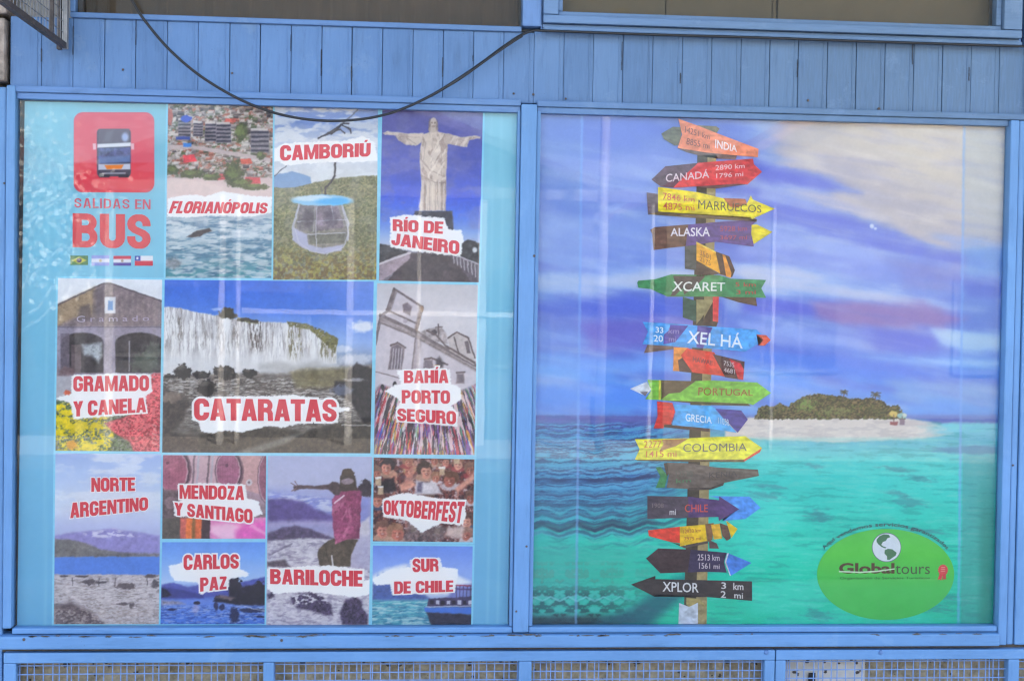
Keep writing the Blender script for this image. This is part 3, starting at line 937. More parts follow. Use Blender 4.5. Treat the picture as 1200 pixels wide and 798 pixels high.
house(-4.6, 2.2, 3.3, 4.6, (.17, .18, .19), 'grey house across the street with three wide windows', [(-4.1, 1, 1.6, 1.3), (-1.6, 1, 1.3, 1.3), (.3, .9, 1.4, 1.4)], roofc=(.13, .13, .14))
house(3.2, 10.5, 3.2, 5.2, (.26, .23, .18), 'ochre house across the street with low brown roof', [(4.0, .9, 1.6, 1.3), (7.2, .9, 1.8, 1.3)])
def lamp_post(x, y):
    t = thing('street_lamp', 'pale street lamp post on the far pavement', 'street lamp', (x, y, 0))
    m = MB(); m.tube([(x, y, 0), (x, y, 4.6)], .06, 10); m.build('pole', simple('lamp_pole', (.42, .42, .41), .5), t)
    m = MB(); m.tube([(x, y, 4.6), (x, y + .3, 4.9), (x, y + .9, 5.0)], .03, 8); m.build('arm', simple('lamp_arm', (.5, .5, .5), .5), t)
    m = MB(); m.box(x - .08, x + .08, y + .8, y + 1.2, 4.93, 5.02, .03); m.build('lamp_head', simple('lamp_head', (.3, .3, .3), .5), t)
lamp_post(2.0, -11.7)

# white veranda in front of the grey house: its sunlit columns are the pale streaks in the glass
M_white = simple('white_veranda_paint', (.62, .61, .58), .6, .10, 4)
v = thing('veranda', 'white painted veranda with slim columns across the street', 'veranda', (-.5, -12.6, 0))
rng = random.Random(31)
for xq, wq in ((-3.9, .10), (-2.55, .07), (-2.35, .05), (-1.0, .09), (-.15, .05), (.62, .11), (1.28, .05), (2.75, .05), (4.3, .05)):
    b = MB(); b.box(xq - wq / 2, xq + wq / 2, -12.66, -12.56, 0, 3.05, .01); b.build('column', M_white, v)
b = MB(); b.box(-4.1, 4.5, -12.67, -12.55, 3.052, 3.20, .01); b.build('beam', simple('grey_beam', (.28, .28, .27), .7, .15, 4), v)
b = MB(); b.box(-2.3, 1.3, -12.555, -12.525, 1.60, 1.66, .005); b.build('handrail', M_white, v)
# pale flowering tree to the left
t = thing('flowering_tree', 'small pale flowering tree across the street', 'tree', (-5.0, -12.2, 0))
b = MB(); b.tube([(-5, -12.2, 0), (-5.05, -12.2, 1.2), (-4.95, -12.2, 2.0), (-5.0, -12.2, 3.2)], [.09, .075, .06, .02], 9)
tips = []
for k in range(16):
    a_ = rng.uniform(0, 6.28); z0 = rng.uniform(1.2, 2.8); L_ = rng.uniform(.5, 1.1)
    tip = (-5 + L_ * math.cos(a_), -12.2 + L_ * math.sin(a_), z0 + rng.uniform(.4, 1.0)); tips.append(tip)
    b.tube([(-5, -12.2, z0), ((-5 + tip[0]) / 2, (-12.2 + tip[1]) / 2, z0 + .25), tip], [.035, .022, .008], 6)
b.build('trunk', simple('pale_bark', (.45, .42, .38), .9, .2, 12), t)
b = MB()
for k in range(900):
    c_ = rng.choice(tips); p = Vector(c_) + Vector((rng.gauss(0, .26), rng.gauss(0, .26), rng.gauss(0, .22)))
    a = Vector((rng.uniform(-1, 1), rng.uniform(-1, 1), rng.uniform(-1, 1))).normalized() * .045; q = a.cross(Vector((rng.uniform(-1, 1), rng.uniform(-1, 1), rng.uniform(-1, 1)))).normalized() * .035
    b.face([tuple(p - a), tuple(p + q), tuple(p + a), tuple(p - q)])
b.build('crown', simple('pale_blossom', (.62, .62, .56), .8, .2, 3), t)

# ================================================================== POSTER 1: collage of trips
YP = 0.022
RED = (214, 50, 68); WHITE = (244, 244, 249)
collage = thing('travel_poster', 'pale turquoise travel poster collaged with twelve holiday photos and red place names', 'poster', (-0.9, 0.022, 1.5))
cv = Cv(16, 108, 612, 740, (133, 196, 222))
cv.grad([(110, (134, 194, 216)), (300, (128, 194, 222)), (520, (120, 186, 222)), (740, (112, 178, 220))])
cv.grain(3, 30, 30, 3); cv.grain(2, 3, 3, 9)
# vertical paler bands
for xx in (52, 571, 583):
    cv.line([(xx + 6, 110), (xx, 740)], 3, (150, 208, 230), .35)
print_mesh('backing_sheet', cv, [(29, 119), (606, 131), (595, 732), (20, 733)], YP, collage, 3.0)

def photo(name, quad, zoom, base, label, draw, texts, slant=0.0, warp=1.0):
    xs = [p[0] for p in quad]; ys = [p[1] for p in quad]
    c = Cv(min(xs), min(ys), max(xs), max(ys), base, zoom)
    draw(c)
    # tonal variety of a real print: soft large patches, then fine texture
    tone = 1 + .34 * (fbm(c.X / 13, c.Y / 11, 5, int(xs[0]) + 1) - .5) + .30 * (fbm(c.X / 3.4, c.Y / 2.8, 4, int(xs[0]) + 5) - .5) + .20 * (fbm(c.X / 1.2, c.Y / 1.1, 3, int(ys[0])) - .5)
    keep = .18 + .82 * sst(205, 130, c.img.mean(axis=2)); keep = keep * sst(238, 226, c.img.min(axis=2)); calm = .35 + .65 * sst(60, 20, c.img[..., 2] - c.img[..., 0])
    c.img = np.clip(c.img * (1 + (tone - 1)[..., None] * (keep * calm)[..., None]), 0, 255)
    o = print_mesh('photo_print', c, quad, YP - .0008, collage, 0.8, label, warp)
    if texts:
        k, ox, oy = zoom
        L = Letters()
        for body, bl, br, tr, tl, outl in texts:
            q = [(ox + p[0] / k, oy + p[1] / k) for p in (bl, br, tr, tl)]
            sl_ = slant * (q[0][1] - q[3][1]); q[2] = (q[2][0] + sl_ * .3, q[2][1]); q[3] = (q[3][0] + sl_, q[3][1])
            f_ = quadmap(*q)
            L.block(body, f_, YP - .0016, WHITE, e=.105 if outl > .025 else .06)
            L.block(body, f_, YP - .0028, RED)
        L.build('lettering', o)
    # bright cyan border round the picture
    b_ = MB()
    q = quad; dx = 2.3
    outq = [(q[0][0] - dx, q[0][1] - dx), (q[1][0] + dx, q[1][1] - dx), (q[2][0] + dx, q[2][1] + dx), (q[3][0] - dx, q[3][1] + dx)]
    for i in range(4):
        j = (i + 1) % 4
        b_.face([W1(*outq[i], YP - .0005 - .00004 * i), W1(*outq[j], YP - .0005 - .00004 * i), W1(*q[j], YP - .0005 - .00004 * i), W1(*q[i], YP - .0005 - .00004 * i)])
    b_.build('border', ink_mat((136, 208, 238)), o)
    return o
rnd = random.Random(77)

# ---- beach town from the air
def d_town(c):
    c.grad([(0, (150, 135, 140)), (330, (150, 140, 135)), (350, (214, 190, 192)), (430, (222, 200, 200)), (512, (176, 186, 200)), (560, (128, 152, 178)), (690, (94, 138, 160)), (798, (70, 142, 152))])
    city = sst(352, 335, (c.Y - 115) * 3.711)
    c.speck(city, [(96, 84, 84), (188, 172, 168), (92, 104, 76), (170, 112, 100), (206, 196, 194)], 4, 3, .60, 2)
    for i in range(210):
        x = rnd.uniform(20, 470); y = rnd.uniform(15, 325); w_ = rnd.uniform(10, 32); h_ = rnd.uniform(6, 22)
        col = rnd.choice([(190, 176, 172), (214, 206, 204), (122, 108, 110), (86, 78, 84), (150, 134, 130), (198, 122, 108), (110, 116, 92), (168, 156, 158)])
        s = rnd.uniform(-3, 3)
        c.poly([(x, y), (x + w_, y + s), (x + w_, y + h_ + s), (x, y + h_)], col, .85)
        c.poly([(x, y + h_ * .55), (x + w_, y + h_ * .55 + s), (x + w_, y + h_ + s), (x, y + h_)], tuple(v * .66 for v in col), .8)
    c.poly([(22, 205), (130, 205), (300, 232), (472, 262), (472, 280), (300, 250), (130, 222), (22, 225)], (196, 178, 180))
    for (x0, y0, x1, y1) in ((70, 95, 125, 168), (135, 108, 178, 168), (186, 110, 236, 190), (235, 112, 300, 196), (385, 140, 465, 238)):
        c.rect(x0, y0, x1, y1, (138, 130, 142))
        for k in range(5):
            yy = y0 + (k + .3) * (y1 - y0) / 5
            c.rect(x0 + 2, yy, x1 - 2, yy + (y1 - y0) / 11, (58, 56, 72))
        c.rect(x0, y0 - 7, x1 - 6, y0 + 2, (206, 196, 196))
    c.ell(104, 92, 24, 16, (44, 76, 196), 1, .2, .3); c.rect(92, 196, 128, 214, (70, 130, 210)); c.rect(60, 168, 122, 182, (66, 84, 160))
    for q, col in (([(92, 250), (140, 246), (150, 276), (92, 282)], (226, 78, 90)), ([(338, 266), (385, 264), (395, 286), (345, 288)], (216, 100, 84)), ([(362, 345), (425, 345), (428, 374), (358, 376)], (220, 96, 104)),
                   ([(250, 330), (280, 332), (276, 356), (240, 358)], (214, 96, 104)), ([(275, 90), (320, 92), (318, 106), (272, 105)], (212, 104, 96)), ([(26, 40), (48, 70), (40, 120), (24, 118)], (178, 96, 84))):
        c.poly(q, col)
    for x, y, a_, b_ in ((310, 330, 42, 48), (130, 330, 50, 20), (345, 150, 30, 44), (210, 345, 40, 14), (340, 372, 60, 18), (45, 315, 26, 20), (430, 250, 20, 18), (400, 388, 60, 14)):
        c.ell(x, y, a_, b_, (84, 92, 62), .9, .25, .5); c.ell(x - 6, y - 6, a_ * .6, b_ * .5, (122, 132, 84), .8, .3, .6)
    c.poly([(20, 352), (90, 352), (200, 372), (300, 392), (470, 412), (470, 432), (20, 445)], (220, 198, 198))
    sea = sst(505, 530, (c.Y - 115) * 3.711 + 30 * (fbm(c.X / 12, c.Y / 12, 3, 4) - .5))
    c.speck(sea, [(224, 226, 232), (70, 110, 140), (196, 206, 216)], 14, 3.2, .56, 11, .75)
    c.ell(90, 580, 70, 26, (222, 226, 232), .7, .4, .6); c.ell(370, 590, 90, 24, (214, 220, 230), .6, .4, .6)
    c.poly([(105, 605), (150, 578), (205, 566), (218, 578), (180, 590), (165, 604), (130, 606)], (72, 62, 66), 1, 1, .3)
    c.ell(50, 720, 36, 22, (90, 88, 96), .5, .4, .5)
    c.splash([(24, 436), (120, 420), (190, 428), (260, 405), (400, 428), (478, 430), (474, 500), (400, 516), (250, 512), (90, 520), (24, 516)], 3)
photo('p', [(197, 121), (320, 124), (318, 326), (194, 326)], (3.711, 190, 115), (150, 140, 140), 'photo of a beach town seen from the air with surf below', d_town,
      [('FLORIANÓPOLIS', (28, 502), (455, 502), (458, 456), (35, 448), .03)], 0.22, warp=.6)

# ---- cable car over wooded hills
def d_cabin(c):
    c.grad([(0, (150, 166, 212)), (90, (128, 150, 204)), (170, (190, 200, 222)), (330, (216, 216, 222))])
    c.speck(1, [(222, 224, 232)], 16, 6, .5, 5, .8)
    c.poly([(30, 320), (120, 300), (200, 325), (210, 390), (30, 400)], (136, 164, 204))
    c.poly([(30, 372), (130, 372), (240, 345), (330, 330), (420, 322), (500, 320), (500, 800), (20, 800)], (124, 122, 94), 1, 1)
    m = c.pmask([(30, 376), (130, 372), (240, 345), (330, 330), (420, 322), (500, 320), (500, 800), (20, 800)])
    c.speck(m, [(98, 96, 80), (152, 148, 116), (110, 114, 82), (172, 164, 124)], 2.0, 1.7, .58, 8, .7)
    c.speck(m, [(150, 148, 140)], 20, 20, .58, 30, .4)
    c.speck(m * sst(560, 760, (c.Y - 120) * 3.714), [(180, 168, 88), (120, 96, 66)], 3, 3, .52, 44, .8)
    c.line([(500, -70), (380, 60), (300, 120), (235, 160)], 5, (120, 122, 132))
    for p in ([(235, 158), (290, 128), (335, 98), (372, 118), (376, 134)], [(250, 150), (330, 118), (350, 135)], [(290, 140), (345, 92), (365, 95)]):
        c.line(p, 7, (64, 62, 72))
    c.line([(30, 330), (95, 278)], 4, (110, 110, 120))
    c.line([(306, 262), (306, 320), (288, 350), (266, 370), (264, 415)], 9, (78, 72, 76))
    c.line([(246, 370), (252, 410)], 4, (104, 98, 100))
    c.poly([(150, 445), (335, 445), (362, 520), (366, 590), (340, 640), (250, 660), (160, 630), (120, 545)], (160, 150, 164), .55, 1.2, .15, 6)
    c.poly([(150, 450), (215, 450), (205, 560), (140, 560)], (122, 112, 128), .45); c.poly([(225, 450), (320, 450), (345, 545), (225, 560)], (132, 112, 138), .5)
    c.poly([(190, 575), (350, 570), (345, 610), (200, 620)], (104, 102, 88), .6)
    c.poly([(118, 545), (185, 575), (190, 620), (250, 636), (345, 618), (335, 645), (250, 662), (165, 635), (125, 600)], (186, 184, 214), .95, 1.2)
    c.line([(150, 445), (122, 540), (125, 595)], 7, (192, 190, 208), .9); c.line([(335, 445), (365, 525), (362, 600)], 7, (192, 190, 208), .9)
    c.line([(220, 445), (212, 560)], 4, (176, 170, 184), .8)
    for q in ([(150, 450), (128, 545), (150, 610), (200, 648), (260, 660)], [(335, 450), (366, 560), (345, 630), (270, 660)], [(228, 450), (222, 560), (226, 640)], [(140, 520), (362, 512)], [(290, 450), (300, 512)], [(186, 575), (350, 568)]):
        c.line(q, 3.5, (206, 204, 218), .85)
    c.ell(190, 505, 26, 34, (92, 84, 96), .6, .5, .4); c.ell(285, 505, 28, 34, (96, 88, 104), .6, .5, .4); c.ell(240, 500, 20, 34, (168, 150, 168), .5, .5, .4)
    c.ell(250, 427, 132, 24, (152, 200, 236), 1, .1); c.ell(215, 418, 90, 13, (216, 230, 244), .9, .3); c.ell(300, 432, 76, 15, (84, 178, 240), .8, .4)
    c.splash([(36, 205), (90, 180), (240, 170), (330, 170), (430, 150), (480, 175), (496, 255), (380, 262), (240, 262), (90, 275), (60, 255), (34, 262)], 9)
photo('p', [(322, 124), (443, 127), (441, 328), (320, 328)], (3.714, 310, 120), (150, 150, 150), 'photo of a round cable car cabin hanging over wooded hills', d_cabin,
      [('CAMBORIÚ', (68, 256), (460, 236), (462, 178), (68, 188), .03)])

# ---- robed statue with open arms
def d_statue(c):
    c.grad([(0, (116, 112, 168)), (130, (96, 98, 172)), (300, (84, 96, 190)), (400, (60, 92, 214)), (480, (74, 116, 222)), (560, (140, 168, 222)), (620, (196, 200, 220)), (640, (120, 116, 130))])
    c.speck(sst(640, 560, (c.Y - 120) * 3.628), [(132, 130, 178)], 22, 14, .55, 2, .35)
    # trees, terrace and railings
    c.poly([(28, 600), (60, 604), (110, 618), (170, 640), (170, 680), (28, 700)], (62, 60, 66), 1, 1, .5, 4)
    c.poly([(380, 600), (410, 585), (440, 590), (460, 600), (460, 690), (330, 660)], (54, 54, 60), 1, 1, .5, 4)
    c.ell(440, 628, 10, 12, (236, 236, 244), .9, .4)
    c.poly([(165, 640), (340, 640), (460, 770), (60, 770)], (84, 74, 80), 1, 1, .12, 8)
    c.poly([(28, 690), (90, 660), (165, 636), (165, 665), (70, 745), (20, 770)], (164, 146, 158), 1, 1, .12, 8)
    c.line([(28, 690), (165, 640)], 8, (206, 196, 206))
    c.poly([(330, 645), (350, 645), (455, 690), (455, 770), (430, 770)], (98, 88, 98), 1, 1)
    c.line([(335, 640), (455, 688)], 6, (180, 172, 186))
    for k in range(7):
        x = 350 + k * 15; c.line([(x, 652 + k * 6), (x + 3, 682 + k * 10)], 4, (190, 184, 196), .8)
    c.poly([(185, 463), (345, 463), (350, 545), (165, 545)], (66, 68, 82), 1, 1, .2, 5); c.rect(196, 545, 340, 640, (84, 78, 90))
    body = (216, 200, 190)
    c.poly([(216, 138), (262, 120), (330, 138), (322, 240), (318, 330), (318, 462), (204, 462), (214, 330), (206, 238)], body, 1, .8, .06, 4)
    c.poly([(48, 130), (70, 124), (98, 128), (160, 134), (220, 132), (214, 168), (190, 186), (150, 182), (118, 164), (104, 142), (60, 138)], body, 1, .8, .05, 4)
    c.poly([(326, 134), (390, 150), (412, 146), (440, 142), (466, 146), (464, 153), (418, 160), (408, 190), (372, 186), (322, 176)], body, 1, .8, .05, 4)
    c.ell(264, 92, 16, 26, (206, 190, 180)); c.ell(264, 116, 20, 14, (198, 182, 174))
    for p, a_ in (([(206, 238), (250, 290), (318, 320)], .6), ([(232, 170), (222, 250), (260, 300)], .5), ([(300, 150), (300, 310)], .5), ([(262, 140), (256, 280)], .4),
                  ([(318, 320), (314, 345), (270, 340), (214, 312)], .7), ([(150, 150), (190, 178)], .6), ([(120, 146), (205, 150)], .4), ([(340, 150), (400, 164)], .5), ([(250, 70), (248, 110)], .5)):
        c.line(p, 4, (160, 140, 136), a_)
    bm_ = np.clip(c.pmask([(216, 138), (262, 120), (330, 138), (322, 240), (318, 330), (318, 462), (204, 462), (214, 330), (206, 238)]) + c.pmask([(48, 130), (160, 134), (220, 132), (214, 168), (190, 186), (150, 182), (118, 164), (104, 142)]) + c.pmask([(326, 134), (390, 150), (466, 146), (418, 160), (408, 190), (372, 186), (322, 176)]), 0, 1)
    zx = (c.X - 435) * 3.628; zy = (c.Y - 120) * 3.628
    c.mix(bm_ * sst(285, 325, zx) * .5, (170, 152, 146)); c.mix(bm_ * sst(.50, .62, fbm((zx - .35 * zy) / 22, (zy + zx) / 90, 4, 5)) * sst(345, 320, zy) * .7, (164, 144, 138)); c.mix(bm_ * sst(.54, .66, fbm((zx + .5 * zy) / 16, zy / 70, 4, 9)) * sst(345, 320, zy) * .6, (236, 224, 216))
    c.mix(bm_ * sst(.52, .62, fbm(zx / 9, zy / 160, 3, 15)) * sst(322, 345, zy) * .7, (156, 136, 130))
    c.ell(257, 88, 4, 3, (120, 100, 96), .7, .6); c.ell(270, 88, 4, 3, (120, 100, 96), .7, .6); c.ell(264, 102, 9, 5, (150, 130, 124), .7, .6); c.ell(248, 100, 5, 24, (160, 142, 136), .7, .5); c.ell(280, 100, 5, 24, (150, 132, 126), .7, .5)
    for k in range(9):
        x = 214 + k * 12; c.line([(x, 335 + (k % 3) * 6), (x - 2, 460)], 3.5, (166, 146, 140) if k % 2 else (232, 220, 212), .7)
    c.splash([(80, 490), (150, 478), (310, 492), (330, 540), (385, 545), (392, 590), (380, 655), (280, 645), (150, 628), (80, 615), (82, 560)], 14)
photo('p', [(448, 128), (566, 131), (561, 331), (444, 329)], (3.628, 435, 120), (90, 100, 180), 'photo of a pale robed statue with open arms against blue sky', d_statue,
      [('RÍO DE', (92, 547), (305, 560), (308, 508), (92, 497), .03), ('JANEIRO', (86, 606), (374, 648), (376, 590), (92, 556), .03)])

# ---- timber gateway and flower beds
def d_gate(c):
    c.grad([(0, (226, 226, 236)), (200, (220, 222, 232)), (450, (172, 166, 174)), (540, (176, 172, 180)), (798, (84, 96, 74))])
    c.poly([(45, 122), (130, 80), (250, 24), (285, 24), (400, 66), (512, 102), (512, 222), (45, 224)], (136, 120, 126), 1, 1, .12, 3)
    for k in range(40):
        x = 45 + k * 12; c.line([(x, 30), (x, 222)], 2.5, (112, 98, 104) if k % 2 else (152, 138, 140), .0 if x > 512 else .35)
    c.mix(c.pmask([(45, 118), (48, 20), (250, 10), (252, 24), (130, 80)]) , (226, 226, 236)); c.mix(c.pmask([(285, 24), (290, 8), (520, 8), (520, 104), (400, 66)]), (226, 226, 236))
    c.poly([(45, 122), (130, 80), (215, 40), (220, 180), (120, 180), (45, 220)], (178, 150, 108), .6, 3)
    c.line([(45, 124), (250, 28), (285, 28), (512, 106)], 7, (102, 90, 96))
    c.poly([(205, 60), (255, 30), (250, 100), (225, 205), (200, 205)], (110, 98, 106), .7, 2)
    c.poly([(150, 130), (190, 120), (200, 190), (130, 195)], (96, 84, 92), .7, 2)
    c.rect(258, 88, 305, 160, (216, 216, 226)); c.rect(272, 104, 294, 146, (92, 140, 196)); c.rect(278, 92, 290, 104, (190, 200, 216))
    c.rect(45, 218, 512, 258, (156, 146, 164)); c.line([(45, 222), (512, 222)], 4, (108, 98, 114)); c.rect(45, 258, 512, 440, (150, 140, 158))
    for xa, xb in ((62, 252), (304, 520)):
        cx = (xa + xb) / 2; rx = (xb - xa) / 2
        c.poly([(cx + rx * math.cos(a_ * math.pi / 12), 290 - 44 * math.sin(a_ * math.pi / 12)) for a_ in range(13)] + [(xa, 425), (xb, 425)], (66, 60, 64), 1, 1, .35, 4)
    c.poly([(155, 300), (245, 290), (245, 345), (230, 380), (200, 350), (165, 345)], (190, 196, 206), .85, 3, .3, 2)
    c.rect(60, 250, 100, 425, (120, 108, 122), .8); c.rect(108, 300, 152, 424, (112, 96, 102), .8); c.rect(255, 240, 304, 430, (158, 148, 166))
    c.rect(364, 282, 370, 420, (150, 146, 156)); c.ell(440, 380, 60, 46, (86, 92, 84), .8, .3, .5); c.ell(470, 330, 36, 40, (104, 112, 104), .6, .3, .6)
    c.ell(85, 425, 38, 24, (126, 100, 104), .8, .3, .4)
    c.poly([(40, 440), (512, 428), (512, 540), (40, 560)], (178, 174, 184), 1, 2)
    fl = c.pmask([(40, 550), (130, 530), (300, 580), (440, 470), (512, 440), (512, 800), (40, 800)], 2)
    c.mix(fl, (84, 100, 74))
    c.speck(fl, [(50, 62, 46), (120, 140, 96), (150, 152, 146)], 2.2, 2.2, .56, 3, .8)
    yl = c.pmask([(40, 570), (150, 540), (270, 610), (300, 690), (280, 800), (40, 800)], 2)
    c.speck(yl, [(226, 202, 44), (240, 214, 40)], 2.6, 1.9, .60, 16)
    for x, y, a_, b_ in ((70, 640, 34, 24), (130, 670, 44, 22), (60, 690, 26, 20), (225, 660, 26, 16), (90, 600, 24, 12), (150, 650, 20, 12), (240, 735, 22, 12), (55, 580, 18, 12)):
        c.ell(x, y, a_, b_, (232, 206, 42), .95, .2, .9)
    rd = c.pmask([(260, 650), (420, 600), (440, 470), (470, 430), (512, 430), (512, 800), (400, 800), (370, 730), (300, 690)], 2)
    c.speck(rd, [(206, 60, 78), (222, 78, 92), (150, 46, 58), (232, 112, 120)], 2.0, 1.6, .46, 23)
    c.ell(115, 745, 26, 20, (232, 160, 44), .9, .3, .5); c.ell(180, 755, 40, 20, (240, 214, 60), .9, .3, .5); c.ell(90, 515, 16, 12, (224, 104, 74), .9, .3, .5)
    for k in range(5):
        c.line([(470 + (k % 2) * 6, 655 + k * 20), (486, 662 + k * 20)], 5, (236, 190, 190), .6)
    c.splash([(110, 436), (300, 428), (462, 432), (470, 510), (440, 530), (446, 600), (300, 618), (118, 632), (104, 560), (40, 540), (60, 528), (108, 520)], 21)
go = photo('p', [(68, 326), (190, 328), (187, 529), (65, 528)], (3.8, 55, 325), (200, 200, 200), 'photo of a timber gateway behind red and yellow flower beds', d_gate,
      [('GRAMADO', (118, 508), (455, 506), (455, 436), (118, 440), .03), ('Y CANELA', (118, 620), (442, 600), (442, 535), (118, 552), .03)], warp=.5)
L = Letters()
L.add('G r a m a d o', quadmap((55 + 132 / 3.8, 325 + 200 / 3.8), (55 + 455 / 3.8, 325 + 194 / 3.8), (55 + 455 / 3.8, 325 + 170 / 3.8), (55 + 132 / 3.8, 325 + 172 / 3.8)), YP - .0016, (176, 162, 186), 0)
L.build('gate_lettering', go)

# ---- wide waterfall
def d_falls(c):
    c.grad([(0, (58, 106, 212)), (160, (76, 126, 220)), (300, (150, 180, 230)), (450, (150, 140, 136)), (620, (112, 104, 100)), (798, (90, 82, 74))])
    c.mix(sst(480, 900, (c.X - 185) * 3.7115 - ((c.Y - 320) * 3.7) * .6) * sst(420, 250, (c.Y - 320) * 3.7115) * .55, (146, 166, 226))
    c.ell(890, 232, 48, 22, (232, 232, 240), .95, .4, .35); c.ell(800, 330, 40, 14, (214, 218, 232), .7, .4, .4); c.ell(860, 375, 70, 22, (206, 208, 222), .8, .4, .4); c.ell(255, 158, 22, 6, (190, 204, 236), .7, .4)
    fall = [(18, 146), (60, 148), (110, 156), (150, 168), (220, 178), (270, 186), (345, 200), (440, 212), (560, 216), (640, 228), (700, 252), (776, 290), (776, 392), (600, 410), (400, 430), (18, 450)]
    c.poly(fall, (226, 224, 230), 1, 1)
    m = c.pmask(fall)
    zx = (c.X - 185) * 3.7115; zy = (c.Y - 320) * 3.7115
    lipn = 10 * (fbm(c.X / 2.5, c.Y * 0, 3, 4) - .5)
    c.mix(m * sst(.42, .66, fbm(c.X / 7, c.Y / 60, 4, 11)) * .55, (186, 182, 190))
    c.mix(m * sst(.46, .64, fbm(c.X / 2.4, c.Y / 26, 4, 17)) * sst(410, 330, zy) * .55, (166, 158, 162))
    c.mix(m * sst(.55, .66, fbm(c.X / 1.1, c.Y / 12, 4, 23)) * sst(380, 300, zy) * .6, (142, 134, 134))
    c.mix(m * sst(.52, .66, fbm(c.X / 1.6, c.Y / 20, 4, 29)) * .7, (244, 243, 247))
    for x0, x1, y1_, col, a_ in ((392, 455, 350, (96, 86, 84), .95), (318, 352, 330, (128, 120, 120), .8), (82, 112, 300, (120, 112, 110), .75), (190, 212, 350, (140, 132, 132), .6), (250, 275, 300, (150, 142, 142), .6), (566, 632, 385, (120, 110, 82), .9), (700, 775, 395, (126, 118, 88), .9)):
        mm = m * sst(x0 - 6, x0 + 8, zx) * sst(x1 + 6, x1 - 8, zx) * sst(y1_ + 20, y1_ - 40, zy)
        c.mix(mm * sst(.46, .60, fbm(c.X / 1.2, c.Y / 9, 4, int(x0))) * a_, col)
    c.speck(c.pmask([(340, 192), (430, 204), (440, 222), (360, 210)]) + c.pmask([(560, 212), (640, 220), (700, 240), (785, 285), (770, 350), (720, 300), (660, 244), (575, 234)]), [(96, 92, 62), (128, 122, 80)], 2, 2, .42, 3)
    for x, y, a_, b_ in ((302, 176, 30, 20), (285, 184, 20, 12), (322, 186, 18, 12), (300, 160, 14, 12), (380, 203, 36, 8), (420, 210, 20, 6)): c.ell(x, y, a_, b_, (60, 56, 46), 1, .15, .6)
    c.mix(sst(320, 410, zy) * sst(462, 415, zy) * (.55 + .5 * fbm(c.X / 8, c.Y / 5, 4, 6)) * sst(810, 740, zx), (214, 212, 218))
    c.poly([(440, 396), (520, 384), (600, 400), (690, 380), (740, 410), (700, 440), (440, 420)], (176, 172, 174), .7, 4)
    c.poly([(20, 452), (400, 440), (560, 440), (780, 420), (940, 400), (940, 560), (20, 620)], (92, 82, 78), .92, 4, .4, 5)
    c.speck(sst(440, 470, (c.Y - 320) * 3.7115) * sst(720, 600, (c.Y - 320) * 3.7115), [(66, 58, 56), (150, 142, 140), (206, 200, 200)], 6, 1.0, .60, 6, .75)
    c.poly([(575, 430), (640, 416), (830, 412), (830, 470), (740, 500), (600, 500)], (118, 108, 78), .85, 4, .2, 4)
    for x, y, a_, b_ in ((110, 424, 36, 34), (290, 430, 52, 30), (190, 440, 36, 18), (400, 432, 32, 20), (215, 495, 40, 34), (50, 445, 30, 12), (330, 440, 20, 14)):
        c.ell(x, y + 4, a_, b_ * .95, (44, 38, 38), .97, .10, .5); c.ell(x - a_ * .2, y - b_ * .4, a_ * .5, b_ * .3, (98, 90, 86), .7, .4, .8)
    c.poly([(940, 420), (890, 400), (865, 390), (830, 420), (822, 470), (770, 470), (765, 520), (840, 560), (900, 660), (940, 640)], (40, 36, 40), .97, 2, .5, 3)
    c.ell(800, 510, 46, 22, (104, 112, 140), .8, .3, .4); c.ell(860, 464, 44, 8, (190, 186, 194), .7, .4, .5)
    c.poly([(18, 500), (70, 520), (140, 560), (110, 640), (60, 690), (180, 720), (180, 790), (18, 790)], (66, 56, 54), .92, 3, .5, 3)
    c.ell(60, 540, 40, 24, (150, 130, 118), .7, .3, .5)
    c.poly([(180, 700), (470, 670), (640, 690), (800, 650), (940, 650), (940, 800), (180, 800)], (64, 56, 48), .95, 3, .45, 3)
    c.poly([(340, 780), (460, 740), (640, 690), (560, 740), (400, 790)], (146, 144, 138), .6, 3); c.line([(800, 660), (935, 662)], 6, (196, 192, 196), .7)
    c.ell(830, 690, 16, 26, (170, 160, 150), .5, .4, .5)
    c.splash([(150, 560), (200, 540), (420, 535), (600, 530), (785, 560), (790, 585), (836, 585), (834, 600), (786, 604), (780, 650), (620, 655), (540, 672), (480, 664), (370, 692), (290, 684), (240, 696), (190, 690), (176, 650), (148, 640)], 33)
photo('p', [(193, 328), (438, 330), (434, 531), (190, 530)], (3.7115, 185, 320), (120, 120, 120), 'large photo of a wide white waterfall above dark rocks', d_falls,
      [('CATARATAS', (158, 640), (778, 645), (778, 550), (158, 545), .03)])

